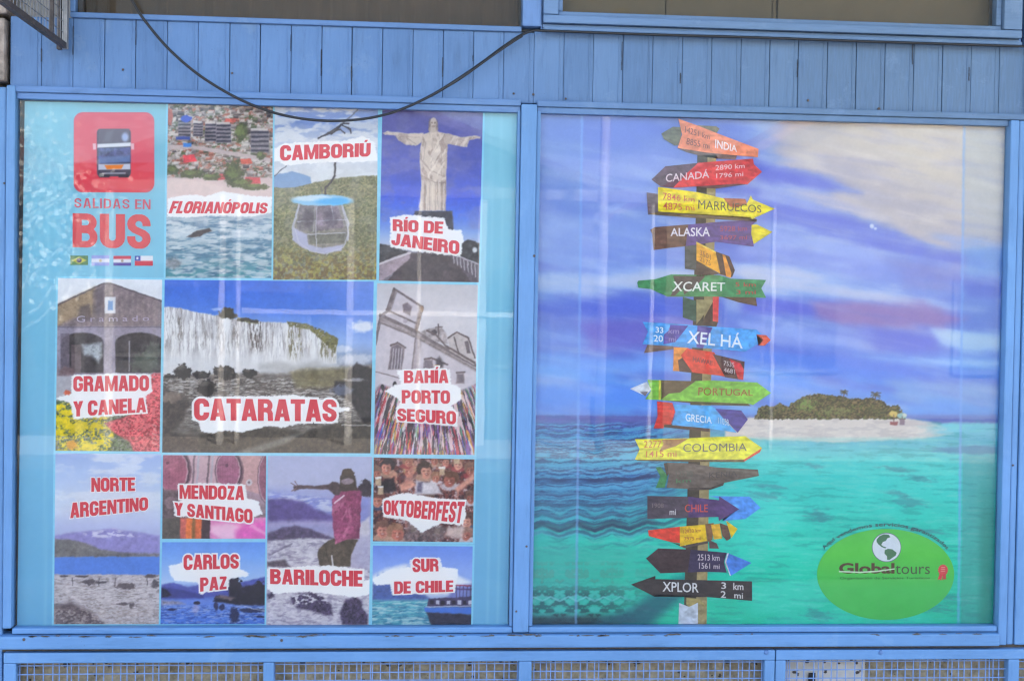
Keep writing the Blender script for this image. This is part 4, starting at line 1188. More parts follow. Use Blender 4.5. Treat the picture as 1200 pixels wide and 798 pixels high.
# ---- leaning baroque church and ribbons
def d_church(c):
    c.grad([(0, (196, 190, 198)), (150, (214, 208, 216)), (500, (206, 200, 210)), (798, (90, 70, 90))])
    c.poly([(120, 48), (160, 62), (242, 128), (216, 236), (470, 372), (478, 500), (36, 480), (36, 250), (62, 165), (86, 150)], (204, 194, 204), 1, 1, .05, 4)
    dk = (108, 94, 96)
    for p, w_ in (([(118, 50), (242, 130)], 10), ([(118, 50), (86, 150), (60, 168)], 11), ([(242, 128), (214, 236)], 11), ([(60, 165), (216, 238), (300, 290), (476, 384)], 16), ([(52, 195), (218, 262), (476, 402)], 8), ([(84, 140), (225, 205)], 8),
                  ([(60, 170), (36, 290)], 12), ([(216, 240), (190, 470)], 9), ([(36, 410), (150, 440)], 5), ([(120, 62), (96, 150)], 5)):
        c.line(p, w_, dk, .85)
    for q in ([(156, 118), (176, 110), (196, 128), (188, 166), (158, 152)], [(106, 300), (134, 290), (164, 310), (150, 400), (94, 400)], [(250, 360), (285, 358), (290, 400), (245, 400)], [(392, 420), (420, 418), (425, 460), (388, 462)]):
        c.poly(q, (120, 108, 118)); c.line(q + q[:1], 4, (156, 142, 148))
    for xx in (112, 124, 136, 148):
        c.line([(xx + 4, 310), (xx - 4, 398)], 3, (214, 206, 218), .8)
    c.line([(104, 296), (134, 284), (168, 306)], 8, dk); c.line([(250, 356), (280, 350), (350, 380)], 8, dk); c.line([(390, 414), (425, 412)], 7, dk)
    c.poly([(86, 150), (62, 165), (36, 290), (36, 250)], (150, 138, 146), .9, 1.5); c.poly([(216, 240), (240, 250), (214, 470), (190, 470)], (168, 156, 164), .9, 1.5)
    c.poly([(60, 172), (216, 246), (476, 396), (476, 412), (216, 266), (56, 192)], (150, 136, 138), .8, 1.5, .2, 3)
    c.poly([(112, 56), (132, 60), (104, 150), (86, 146)], (136, 122, 124), .8, 1.2, .25, 3); c.poly([(228, 124), (244, 130), (220, 236), (206, 228)], (150, 130, 126), .8, 1.2, .25, 3); c.ell(238, 136, 8, 14, (196, 160, 136), .8, .4)
    c.ell(168, 190, 10, 10, (172, 160, 170))
    # gable ornament and second tower
    c.poly([(232, 240), (258, 226), (290, 220), (320, 214), (345, 240), (352, 290), (300, 280)], (172, 160, 164), 1, 1, .3, 3); c.ell(292, 240, 12, 13, (96, 86, 92)); c.line([(262, 232), (300, 250), (345, 300)], 8, dk)
    c.line([(310, 205), (312, 260)], 6, dk); c.line([(298, 218), (328, 216)], 4, dk)
    c.poly([(352, 262), (392, 238), (440, 262), (470, 340), (466, 380), (360, 320)], (196, 184, 186), 1, 1, .1, 3); c.line([(352, 264), (392, 238), (442, 264), (470, 350)], 7, dk)
    c.poly([(424, 280), (440, 276), (452, 330), (436, 330)], (110, 98, 104)); c.line([(380, 262), (400, 330)], 6, dk); c.line([(346, 300), (470, 372)], 10, dk)
    c.poly([(300, 360), (315, 342), (335, 375), (330, 395), (300, 392)], (82, 74, 80), .9, 2); c.ell(306, 386, 12, 5, (214, 170, 90))
    # crowd of ribbons tied on the railing
    rb = c.pmask([(36, 500), (60, 470), (130, 490), (400, 500), (476, 470), (476, 800), (36, 800)], 3)
    c.mix(rb * .85, (98, 80, 92))
    fan = (c.X - 497) / (1 + (c.Y - 440) / 120.0)
    for i, col in enumerate([(206, 70, 96), (60, 90, 190), (230, 226, 232), (70, 150, 120), (222, 160, 70), (46, 40, 52), (190, 60, 80), (130, 90, 170), (226, 200, 206), (60, 50, 60)]):
        c.mix(rb * sst(.57, .64, fbm(fan / 1.3, c.Y / 22, 3, 50 + 7 * i)) * .9, col)
    c.ell(68, 478, 8, 14, (50, 46, 54)); c.ell(122, 468, 9, 16, (50, 46, 54))
    c.splash([(130, 405), (260, 396), (360, 398), (366, 462), (405, 480), (412, 530), (366, 560), (395, 588), (392, 650), (260, 636), (128, 628), (126, 568), (150, 540), (80, 494), (120, 470), (150, 466)], 41)
photo('p', [(442, 332), (560, 334), (556, 533), (438, 532)], (3.714, 430, 325), (200, 195, 200), 'photo of a leaning white church above bright tied ribbons', d_church,
      [('BAHÍA', (162, 460), (355, 460), (355, 402), (162, 406), .03), ('PORTO', (152, 548), (362, 550), (362, 492), (152, 490), .03), ('SEGURO', (132, 624), (388, 640), (388, 582), (132, 570), .03)], warp=.6)

# ---- salt plain and lake
def d_lake(c):
    c.grad([(0, (150, 172, 226)), (100, (178, 196, 234)), (250, (206, 214, 236)), (340, (190, 196, 232)), (480, (160, 160, 200))])
    c.speck(sst(340, 200, (c.Y - 525) * 3.75), [(222, 226, 240)], 26, 9, .5, 4, .7)
    c.poly([(32, 385), (100, 372), (200, 362), (290, 350), (340, 362), (420, 372), (495, 385), (495, 480), (32, 480)], (150, 142, 200), 1, 2, .1, 4)
    c.speck(c.pmask([(150, 375), (290, 350), (360, 372), (430, 385), (300, 395), (200, 392)], 2), [(216, 212, 236)], 6, 2, .48, 5, .9)
    c.poly([(32, 400), (90, 398), (170, 415), (240, 445), (330, 458), (495, 462), (495, 480), (32, 480)], (122, 118, 120), 1, 2, .12, 4)
    c.poly([(32, 478), (495, 476), (495, 556), (32, 556)], (92, 136, 222), 1, 1.2)
    c.poly([(32, 556), (495, 556), (495, 800), (32, 800)], (196, 186, 194), 1, 1.5, .12, 5)
    lo = sst(552, 560, (c.Y - 525) * 3.75)
    c.speck(lo, [(224, 218, 224), (168, 156, 160), (214, 206, 212), (136, 124, 126)], 5, 1.3, .61, 7, .6)
    for x, y, a_, b_ in ((190, 588, 34, 14), (345, 605, 44, 13), (235, 588, 26, 6), (475, 595, 18, 18), (455, 562, 30, 8), (80, 562, 20, 5), (150, 562, 34, 5), (375, 690, 16, 12), (335, 684, 24, 7)):
        c.ell(x, y, a_, b_, (92, 82, 88), .9, .3, .5)
    for x in (112, 228, 300, 440):
        c.line([(x, 570), (x, 602)], 4, (84, 76, 84), .8)
    c.poly([(32, 690), (110, 676), (190, 715), (250, 765), (250, 800), (32, 800)], (96, 82, 88), .92, 4, .2, 4)
    c.speck(sst(690, 720, (c.Y - 525) * 3.75), [(150, 134, 134), (184, 172, 172)], 3, 1.4, .60, 60, .6)
photo('p', [(65, 531), (189, 532), (186, 731), (63, 731)], (3.75, 55, 525), (190, 190, 210), 'photo of a pale salt plain with a blue lake and mountains', d_lake,
      [('NORTE', (195, 192), (388, 188), (388, 128), (195, 130), .02), ('ARGENTINO', (102, 308), (445, 272), (445, 214), (102, 240), .02)])

# ---- wine barrels and textiles
def d_barrels(c):
    c.grad([(0, (196, 160, 176)), (190, (180, 150, 164)), (400, (96, 84, 86))])
    def barrel(cx, cy, rx, ry, col):
        c.ell(cx + 6, cy, rx + 14, ry + 10, (120, 92, 104), 1, .05); c.ell(cx + 3, cy, rx + 9, ry + 7, (78, 58, 70), 1, .05); c.ell(cx, cy, rx + 5, ry + 3, (196, 160, 174), 1, .05); c.ell(cx, cy, rx, ry - 2, col, 1, .05)
        for k in range(-4, 5):
            c.line([(cx + k * rx / 4.6, cy - ry * .85), (cx + k * rx / 4.6, cy + ry * .85)], 2, tuple(v * .86 for v in col), .5)
    c.poly([(150, 33), (290, 33), (290, 180), (150, 180)], (206, 172, 182), 1, 1, .08, 6)
    for x in (172, 190, 236, 252):
        c.line([(x + 8, 33), (x - 2, 180)], 9, (120, 100, 112) if x in (172, 236) else (182, 176, 190), .85)
    c.poly([(380, 33), (470, 33), (470, 200), (380, 180)], (200, 158, 160), 1, 1, .08, 6)
    barrel(82, 100, 64, 92, (172, 104, 126)); barrel(326, 100, 50, 80, (168, 106, 134)); barrel(500, 130, 36, 104, (150, 98, 118))
    c.ell(420, 150, 14, 14, (206, 196, 206)); c.ell(420, 150, 6, 6, (130, 110, 120)); c.ell(322, 74, 7, 7, (110, 70, 90)); c.ell(60, 66, 7, 7, (120, 70, 88))
    c.poly([(38, 180), (120, 186), (140, 300), (120, 400), (38, 400)], (102, 86, 90), .95, 2, .3, 4); c.ell(75, 240, 26, 26, (150, 124, 134), .8)
    for x0, x1, col in ((40, 120, (96, 88, 84)), (118, 146, (200, 104, 96)), (144, 172, (240, 128, 74)), (170, 186, (150, 104, 64)), (184, 214, (222, 112, 72)), (212, 252, (78, 60, 66)), (250, 500, (226, 140, 190))):
        c.poly([(x0, 308), (x1, 305), (x1 - 3, 400), (x0 - 3, 400)], col, 1, 1, .08, 3)
    c.poly([(252, 340), (330, 330), (380, 345), (360, 400), (300, 400), (252, 370)], (240, 196, 222), .9, 3); c.poly([(360, 360), (420, 325), (496, 320), (496, 400), (360, 400)], (232, 104, 190), .85, 4); c.poly([(430, 330), (496, 370), (496, 385), (420, 345)], (246, 170, 216), .8, 2)
    c.splash([(100, 160), (250, 152), (402, 160), (410, 220), (460, 235), (480, 290), (440, 300), (438, 332), (300, 318), (92, 296), (88, 240), (130, 226)], 51)
photo('p', [(191, 533), (312, 534), (311, 631), (190, 631)], (3.75, 180, 525), (180, 150, 160), 'photo of wine barrels above striped pink cloth', d_barrels,
      [('MENDOZA', (114, 222), (398, 228), (400, 166), (114, 161), .03), ('Y SANTIAGO', (92, 294), (435, 330), (435, 268), (92, 238), .03)])

# ---- lake with dark trees mirrored
def d_mirror(c):
    c.grad([(405, (104, 152, 232)), (480, (126, 170, 238)), (590, (176, 200, 240)), (640, (70, 96, 190)), (670, (110, 140, 220)), (798, (64, 116, 214))])
    c.poly([(36, 598), (90, 590), (150, 610), (210, 600), (300, 612), (380, 590), (440, 575), (492, 562), (492, 650), (36, 655)], (84, 92, 176), 1, 1.5, .12, 4)
    c.poly([(36, 608), (110, 620), (220, 640), (220, 660), (36, 660)], (60, 66, 140), 1, 2, .1, 4)
    c.poly([(36, 668), (110, 672), (140, 684), (36, 690)], (150, 146, 170), 1, 2, .3, 2)
    c.poly([(36, 615), (60, 622), (78, 645), (60, 655), (36, 655)], (36, 36, 62), 1, 1.5, .3, 2)
    c.poly([(325, 585), (345, 572), (372, 580), (380, 610), (440, 600), (470, 590), (494, 610), (494, 690), (380, 690), (260, 672), (280, 650), (330, 650)], (40, 38, 56), 1, 1.5, .4, 2.5)
    for x, y, a_, b_ in ((352, 588, 30, 26), (345, 610, 20, 30), (470, 610, 26, 24), (430, 640, 40, 26), (300, 660, 30, 12), (400, 660, 44, 20), (372, 600, 16, 18)): c.ell(x, y, a_, b_, (38, 36, 52), .95, .15, .9)
    c.poly([(270, 655), (300, 645), (360, 655), (340, 668)], (134, 114, 120), .8, 2)
    c.speck(sst(680, 700, (c.Y - 525) * 3.75), [(40, 60, 130), (170, 190, 232)], 5, 1.2, .6, 4, .6)
    for x, y, a_, b_ in ((355, 735, 22, 34), (275, 695, 10, 22), (300, 700, 12, 14), (430, 712, 60, 10), (470, 740, 26, 5), (80, 708, 20, 6)):
        c.ell(x, y, a_, b_, (38, 42, 78), .9, .3, .4)
    c.ell(190, 680, 14, 8, (40, 38, 60)); c.ell(185, 705, 16, 18, (190, 180, 214), .6, .5, .3); c.line([(400, 695), (490, 715)], 4, (220, 222, 236), .6)
    c.splash([(66, 516), (130, 500), (250, 500), (375, 466), (380, 528), (410, 545), (418, 560), (330, 575), (330, 610), (205, 640), (196, 590), (90, 580), (74, 560)], 63)
photo('p', [(190, 635), (311, 635), (310, 731), (188, 731)], (3.75, 180, 525), (120, 150, 220), 'photo of a calm blue lake with dark trees mirrored', d_mirror,
      [('CARLOS', (132, 535), (375, 528), (375, 465), (132, 468), .03), ('PAZ', (205, 630), (322, 618), (322, 562), (205, 568), .03)])

# ---- hiker over snowy peaks
def d_hiker(c):
    c.grad([(0, (176, 178, 214)), (150, (190, 190, 218)), (200, (170, 172, 214)), (330, (150, 148, 196)), (480, (196, 190, 208)), (798, (186, 182, 206))])
    c.poly([(32, 190), (130, 196), (300, 225), (480, 215), (480, 330), (32, 330)], (140, 146, 206), .9, 4, .12, 6); c.speck(c.pmask([(32, 195), (300, 215), (330, 290), (200, 250), (32, 230)], 4), [(214, 216, 234)], 9, 2.5, .5, 3, .8)
    c.poly([(32, 225), (110, 220), (190, 235), (250, 270), (330, 300), (330, 330), (32, 330)], (102, 88, 146), 1, 3, .12, 6)
    c.poly([(32, 322), (320, 318), (330, 340), (32, 345)], (176, 168, 206), .9, 4)
    c.poly([(32, 375), (90, 352), (150, 340), (210, 350), (300, 385), (330, 400), (32, 412)], (94, 82, 112), 1, 2, .2, 4)
    c.poly([(32, 408), (200, 395), (330, 400), (440, 330), (482, 300), (482, 800), (32, 800)], (204, 198, 212), 1, 2, .1, 5)
    sn = c.pmask([(32, 410), (482, 400), (482, 800), (32, 800)])
    c.speck(sn, [(162, 152, 176), (226, 222, 232), (140, 130, 156)], 6, 2.4, .61, 9, .65)
    c.line([(40, 470), (140, 420)], 8, (128, 116, 140), .7); c.poly([(32, 500), (110, 490), (130, 520), (32, 520)], (88, 76, 86), .9, 2, .3, 3)
    c.poly([(400, 400), (482, 380), (482, 530), (390, 530)], (176, 170, 200), .8, 4)
    # the figure, seen from behind
    c.poly([(332, 396), (300, 402), (258, 440), (250, 470), (262, 520), (395, 522), (400, 470), (430, 400)], (94, 82, 72), 1, 1, .2, 3)
    c.poly([(312, 470), (318, 470), (322, 518), (316, 518)], (214, 208, 214)); c.line([(285, 425), (300, 500)], 3, (70, 60, 54), .7)
    c.poly([(316, 225), (334, 200), (362, 184), (400, 178), (438, 172), (450, 184), (444, 220), (440, 300), (436, 395), (384, 402), (330, 420), (318, 330)], (164, 84, 120), 1, 1, .30, 3)
    vm = c.pmask([(316, 225), (334, 200), (362, 184), (400, 178), (438, 172), (450, 184), (444, 220), (440, 300), (436, 395), (384, 402), (330, 420), (318, 330)]); zx = (c.X - 305) * 3.75; zy = (c.Y - 525) * 3.75
    c.mix(vm * sst(.48, .62, fbm(zx / 26, zy / 60, 4, 4)) * .6, (132, 62, 96)); c.mix(vm * sst(.54, .66, fbm((zx + zy * .4) / 24, zy / 50, 4, 14)) * .55, (216, 130, 166)); c.mix(vm * sst(405, 440, zx) * .5, (120, 58, 88))
    c.poly([(362, 186), (400, 180), (412, 200), (404, 250), (380, 262), (362, 230)], (150, 74, 106), .6, 3, .3, 3)
    c.line([(328, 240), (368, 208)], 7, (226, 200, 216)); c.poly([(322, 330), (436, 322), (436, 340), (322, 350)], (146, 76, 110), .7, 2); c.line([(380, 250), (388, 320)], 3, (150, 70, 104), .7)
    c.poly([(142, 168), (180, 162), (240, 166), (300, 160), (318, 146), (340, 150), (362, 172), (345, 205), (330, 208), (300, 182), (240, 180), (180, 178), (150, 190)], (92, 76, 78), 1, 1, .15, 3)
    c.line([(136, 152), (160, 170)], 5, (120, 98, 100)); c.line([(140, 188), (160, 176)], 5, (120, 98, 100)); c.line([(152, 146), (166, 166)], 4, (120, 98, 100))
    c.ell(386, 124, 30, 36, (88, 74, 66), 1, .08, .15); c.poly([(352, 120), (418, 120), (424, 160), (430, 186), (345, 190), (350, 150)], (84, 72, 66), 1, 1, .2, 3)
    c.ell(384, 146, 28, 14, (160, 140, 152), .8)
    c.poly([(440, 160), (470, 145), (484, 150), (484, 205), (470, 212), (446, 200)], (70, 60, 70), .9, 2, .5, 2)
    for x, y in ((448, 172), (462, 150), (474, 170), (478, 198), (460, 205)): c.ell(x, y, 16, 14, (70, 60, 68), .95, .2, .9)
    for q in ([(135, 655), (170, 635), (230, 632), (280, 655), (312, 690), (320, 735), (290, 736), (220, 712), (160, 702), (136, 680)], [(350, 720), (375, 665), (420, 652), (450, 672), (448, 700), (475, 735), (470, 775), (360, 775)], [(32, 640), (66, 628), (60, 650), (32, 665)]):
        c.poly(q, (70, 58, 86), .95, 2, .6, 2)
    c.speck(c.pmask([(140, 640), (290, 640), (300, 680), (140, 690)], 2), [(224, 220, 232)], 4, 2, .56, 77, .9)
    c.splash([(30, 530), (150, 520), (300, 515), (455, 532), (460, 580), (495, 575), (492, 640), (420, 655), (300, 640), (200, 628), (60, 640), (30, 615)], 71)
photo('p', [(314, 534), (436, 535), (432, 732), (312, 732)], (3.75, 305, 525), (190, 185, 210), 'photo of a hiker in a pink vest pointing over snowy peaks', d_hiker,
      [('BARILOCHE', (44, 596), (450, 608), (450, 538), (44, 530), .03)])

# ---- beer festival crowd
def d_crowd(c):
    c.grad([(0, (112, 66, 66)), (420, (84, 50, 50))])
    c.speck(1, [(52, 34, 40), (176, 118, 108), (200, 180, 186), (120, 62, 60), (60, 40, 46)], 3.6, 3.6, .57, 3, .8)
    heads = [(90, 85, 28, 34, (52, 44, 50)), (186, 100, 26, 32, (190, 150, 110)), (255, 100, 30, 36, (70, 52, 50)), (368, 140, 30, 34, (110, 74, 60)), (302, 130, 18, 22, (150, 110, 90)), (116, 130, 16, 22, (200, 150, 130)), (300, 52, 20, 24, (120, 90, 80)),
             (400, 70, 22, 26, (140, 96, 84)), (450, 95, 20, 28, (130, 90, 80)), (50, 230, 26, 32, (110, 70, 64)), (68, 360, 30, 36, (120, 84, 74)), (128, 372, 34, 36, (150, 110, 90)), (440, 320, 28, 34, (90, 60, 56)), (455, 220, 20, 26, (110, 78, 70)),
             (180, 60, 20, 22, (150, 110, 90)), (350, 60, 18, 22, (90, 66, 62)), (45, 110, 18, 24, (130, 96, 86)), (270, 220, 26, 20, (96, 70, 62)), (440, 380, 26, 26, (150, 110, 100))]
    sk_ = [(212, 138, 122), (192, 116, 102), (222, 156, 138), (172, 100, 88), (202, 128, 110)]
    for k, (x, y, a_, b_, hc) in enumerate(heads):
        s_ = sk_[k % 5]; tl = (k % 3 - 1) * a_ * .18
        c.ell(x - tl * .5, y - 9, a_ * 1.12, b_ * 1.02, hc, 1, .14, .25); c.ell(x - tl, y + b_ * .9, a_ * 1.5, b_ * .45, rnd.choice([(210, 200, 208), (90, 66, 76), (150, 60, 66), (70, 78, 110), (190, 150, 130)]), .9, .3, .4)
        c.ell(x + tl, y + 5, a_ * .78, b_ * .82, s_, 1, .16, .08); c.ell(x + tl + a_ * .32, y + 6, a_ * .42, b_ * .66, tuple(v * .78 for v in s_), .6, .6)
        c.ell(x + tl - a_ * .3, y + 1, a_ * .22, b_ * .10, (110, 70, 62), .7, .7); c.ell(x + tl + a_ * .3, y + 1, a_ * .22, b_ * .10, (110, 70, 62), .7, .7)
        c.ell(x + tl, y + b_ * .44, a_ * .32, b_ * .10, (150, 70, 66), .8, .5); c.ell(x + tl, y + b_ * .42, a_ * .2, b_ * .05, (236, 216, 212), .8, .5); c.ell(x + tl - a_ * .1, y + b_ * .12, a_ * .12, b_ * .2, (232, 182, 162), .6, .7)
        c.ell(x + tl, y - b_ * .62, a_ * .7, b_ * .3, hc, .9, .3, .3)
    c.poly([(215, 140), (245, 150), (270, 150), (300, 145), (330, 200), (210, 205)], (220, 214, 224), .95, 2, .12, 3); c.poly([(225, 150), (245, 150), (240, 195), (215, 195)], (90, 84, 110), .9, 2)
    c.poly([(140, 160), (200, 140), (215, 165), (150, 190)], (214, 156, 138), 1, 2); c.poly([(385, 180), (430, 140), (470, 110), (472, 140), (400, 195)], (210, 150, 134), 1, 2); c.poly([(150, 190), (160, 150), (210, 50), (225, 60), (190, 160)], (200, 140, 126), .7, 2)
    c.poly([(55, 150), (120, 125), (130, 190), (70, 200)], (40, 34, 42), .9, 2)
    for x, y in ((50, 145), (60, 185), (310, 360), (330, 100), (395, 50), (205, 350)):
        c.rect(x - 12, y - 18, x + 12, y + 18, (206, 180, 150), .85); c.rect(x - 13, y - 20, x + 13, y - 10, (238, 234, 236), .9)
    c.poly([(350, 350), (430, 340), (420, 400), (345, 385)], (220, 196, 192), .9, 3); c.poly([(180, 330), (300, 330), (345, 350), (340, 405), (160, 405)], (120, 104, 108), .8, 3, .4, 3)
    c.grain(16, 2.2, 2.2, 71)
    c.splash([(66, 225), (120, 205), (180, 195), (260, 212), (430, 232), (434, 300), (420, 338), (330, 330), (280, 350), (240, 372), (180, 320), (70, 300)], 81)
photo('p', [(438, 536), (556, 538), (554, 635), (437, 634)], (3.75, 430, 525), (110, 80, 80), 'photo of a smiling festival crowd', d_crowd,
      [('OKTOBERFEST', (74, 290), (415, 330), (430, 235), (74, 228), .03)])

# ---- boat by a snowy mountain
def d_boat(c):
    c.grad([(425, (112, 146, 232)), (520, (140, 168, 236)), (660, (170, 190, 230)), (668, (90, 176, 190)), (700, (84, 164, 190)), (798, (70, 142, 168))])
    c.poly([(22, 560), (80, 530), (170, 508), (260, 520), (360, 545), (470, 590), (470, 640), (22, 650)], (226, 230, 242), 1, 3, .05, 5); c.speck(c.pmask([(22, 540), (170, 510), (300, 530), (22, 640)], 3), [(150, 172, 226)], 6, 4, .58, 4, .8)
    c.poly([(22, 600), (60, 580), (100, 590), (150, 620), (250, 640), (280, 665), (22, 668)], (70, 92, 160), .95, 3, .25, 3)
    c.poly([(380, 610), (470, 590), (470, 660), (350, 660)], (110, 120, 190), .9, 3)
    sea = sst(664, 676, (c.Y - 525) * 3.75)
    c.speck(sea, [(140, 206, 212), (52, 110, 146), (196, 222, 228)], 9, 1.6, .58, 5, .7)
    c.poly([(250, 700), (470, 698), (470, 730), (280, 726), (256, 716)], (74, 120, 214), 1, 1); c.poly([(262, 720), (470, 730), (470, 800), (290, 800)], (52, 52, 72), 1, 1.5, .2, 4)
    c.poly([(270, 660), (470, 650), (470, 698), (262, 698)], (70, 62, 96), 1, 1)
    for k in range(8):
        c.rect(278 + k * 24, 668, 294 + k * 24, 686, (190, 190, 214) if k % 2 else (36, 32, 50))
    c.rect(380, 615, 470, 622, (90, 70, 120)); c.rect(390, 600, 460, 606, (150, 60, 80)); 
    for k in range(5): c.line([(392 + k * 16, 606), (392 + k * 16, 660)], 3, (70, 60, 90))
    c.line([(258, 697), (470, 692)], 4, (190, 196, 226))
    c.splash([(22, 575), (80, 540), (190, 520), (190, 490), (320, 480), (330, 520), (400, 530), (395, 590), (385, 630), (250, 640), (110, 645), (100, 600), (40, 600)], 91)
photo('p', [(437, 639), (554, 640), (552, 732), (436, 732)], (3.75, 430, 525), (140, 170, 220), 'photo of a blue boat below a snowy mountain', d_boat,
      [('SUR', (200, 545), (315, 540), (315, 485), (200, 485), .03), ('DE CHILE', (120, 640), (380, 630), (380, 580), (120, 585), .03)])

# ---- bus pictogram and heading
Z1 = lambda p: (70 + p[0] / 3.627, 110 + p[1] / 3.627)
c = Cv(84, 128, 184, 230, (133, 196, 222), (3.627, 70, 110))
def rrect(x0, y0, x1, y1, r):
    o_ = []
    for cx, cy, a0 in ((x1 - r, y0 + r, -90), (x1 - r, y1 - r, 0), (x0 + r, y1 - r, 90), (x0 + r, y0 + r, 180)):
        o_ += [(cx + r * math.cos(R(a0 + k * 15)), cy + r * math.sin(R(a0 + k * 15))) for k in range(7)]
    return o_
c.grad([(0, (133, 194, 218))])
c.poly(rrect(59, 79, 402, 420, 40), (222, 92, 112)); c.mix(c.pmask(rrect(59, 79, 402, 420, 40)) * sst(288, 300, (c.Y - 110) * 3.627), (222, 62, 80))
c.speck(c.pmask(rrect(59, 79, 402, 420, 40)), [(232, 120, 136)], 30, 10, .55, 3, .35)
c.poly(rrect(158, 150, 302, 352, 16), (74, 74, 96)); c.poly([(164, 152), (296, 150), (298, 208), (162, 212)], (98, 92, 112)); c.ell(278, 185, 14, 18, (170, 190, 236), .9, .5); c.poly([(200, 160), (230, 155), (215, 205), (185, 205)], (120, 116, 136), .6, 3)
c.poly([(160, 214), (302, 208), (302, 224), (160, 230)], (222, 224, 236)); c.poly([(164, 232), (300, 228), (300, 290), (164, 298)], (84, 92, 140), 1, 1, .35, 4); c.poly([(164, 270), (300, 262), (300, 290), (164, 298)], (104, 130, 180), .8, 2)
c.poly([(164, 300), (300, 298), (300, 322), (164, 324)], (196, 202, 222)); c.poly([(190, 304), (272, 302), (262, 320), (200, 322)], (236, 130, 44)); c.poly([(160, 326), (302, 324), (298, 350), (164, 352)], (70, 66, 82)); c.poly([(180, 336), (280, 335), (280, 341), (180, 342)], (160, 160, 176))
for x in (146, 308): c.poly([(x - 6, 212), (x + 8, 212), (x + 8, 238), (x - 4, 238)], (232, 186, 200))
for x in (168, 250): c.rect(x, 344, x + 44, 356, (46, 42, 54))
pic = print_mesh('pictogram', c, [Z1((59, 77)), Z1((403, 79)), Z1((403, 421)), Z1((59, 419))], YP - .0008, collage, 0.7, 'red rounded square with a dark coach seen from the front')
# trim the corners back to the backing colour is already painted into the print
L = Letters()
L.block('SALIDAS EN', quadmap(*[Z1(p) for p in ((60, 485), (388, 492), (388, 450), (60, 443))]), YP - .0012, (208, 76, 98), pen=.62)
L.block('BUS', quadmap(*[Z1(p) for p in ((55, 652), (388, 660), (388, 514), (55, 508))]), YP - .0012, (218, 66, 74), pen=.92)
L.build('heading', collage)
def flag(x0, x1, y0, y1, draw, label):
    c = Cv(70 + x0 / 3.627 - 1, 110 + y0 / 3.627 - 1, 70 + x1 / 3.627 + 1, 110 + y1 / 3.627 + 1, (230, 230, 235), (3.627, 70, 110))
    draw(c, x0, y0, x1, y1)
    print_mesh('flag_print', c, [Z1((x0, y0)), Z1((x1, y0)), Z1((x1, y1)), Z1((x0, y1))], YP - .0008, collage, .6, label)
flag(45, 120, 688, 728, lambda c, a, b_, x, y: (c.rect(a - 4, b_ - 4, x + 4, y + 4, (96, 136, 92)), c.poly([(a + 6, (b_ + y) / 2), ((a + x) / 2, b_ + 5), (x - 6, (b_ + y) / 2), ((a + x) / 2, y - 5)], (206, 196, 84)), c.ell((a + x) / 2, (b_ + y) / 2, 11, 10, (84, 76, 110))), 'green flag with a yellow diamond')
flag(135, 211, 687, 731, lambda c, a, b_, x, y: (c.rect(a - 4, b_ - 4, x + 4, y + 4, (150, 160, 222)), c.rect(a - 4, b_ + 14, x + 4, y - 14, (222, 222, 236)), c.ell((a + x) / 2, (b_ + y) / 2, 6, 6, (214, 190, 150))), 'pale blue and white flag')
flag(228, 303, 689, 731, lambda c, a, b_, x, y: (c.rect(a - 4, b_ - 4, x + 4, b_ + 14, (208, 66, 88)), c.rect(a - 4, b_ + 14, x + 4, y - 13, (228, 226, 236)), c.rect(a - 4, y - 13, x + 4, y + 4, (88, 76, 160)), c.ell((a + x) / 2, (b_ + y) / 2, 6, 6, (170, 150, 130))), 'red, white and blue striped flag')
flag(319, 396, 689, 731, lambda c, a, b_, x, y: (c.rect(a - 4, b_ - 4, x + 4, b_ + 21, (226, 226, 236)), c.rect(a - 4, b_ + 21, x + 4, y + 4, (214, 66, 84)), c.rect(a - 4, b_ - 4, a + 24, b_ + 21, (70, 78, 170)), c.ell(a + 11, b_ + 10, 5, 5, (236, 236, 240))), 'white and red flag with a blue corner')

# ================================================================== POSTER 2: island and signpost
island = thing('travel_poster', 'large tropical beach poster with a printed signpost of coloured arrow boards and small island', 'poster', (0.9, 0.022, 1.5))
c = Cv(618, 126, 1186, 740, (120, 150, 220), ss=1.6)
X, Y = c.X, c.Y
def gy(stops):
    return np.stack([np.interp(Y, [s[0] for s in stops], [s[1][k] for s in stops]) for k in range(3)], -1)
c.img = gy([(130, (118, 130, 196)), (200, (134, 144, 204)), (260, (142, 152, 210)), (330, (140, 154, 214)), (375, (112, 128, 204)), (400, (124, 132, 206)), (440, (110, 156, 226)), (484, (118, 160, 224)),
            (492, (96, 110, 186)), (505, (88, 150, 200)), (540, (66, 176, 190)), (620, (58, 180, 182)), (735, (36, 170, 152))])
# broad cloud streaks; the pattern tilts downwards to the right
skym = sst(488, 484, Y)
t1 = Y - 0.16 * (X - 640)
def band(m, col, a):
    c.mix(np.clip(m, 0, 1) * skym * a, col)
n1 = fbm(X / 110, t1 / 16, 5, 3); n2 = fbm(X / 150 + 3, t1 / 26, 5, 8); n3 = fbm(X / 60, t1 / 9, 4, 12)
lf = sst(870, 760, X)
band(sst(.50, .72, n1), (176, 178, 222), .75)
band(sst(.56, .72, n2), (102, 112, 196), .8)
band(sst(.60, .74, n3) * sst(150, 230, Y), (200, 200, 228), .5)
def sk(pts, col, a, soft, rag=.35, sx=40, sy=9, seed=1):
    """soft ragged streak of cloud"""
    m = c.pmask(pts, soft * 1.7)
    m = sst(.12, .95, m + 1.25 * rag * (fbm(X / sx, t1 / sy, 5, seed) - .5) * 2) * sst(0.0, .25, m)
    band(m, col, a)
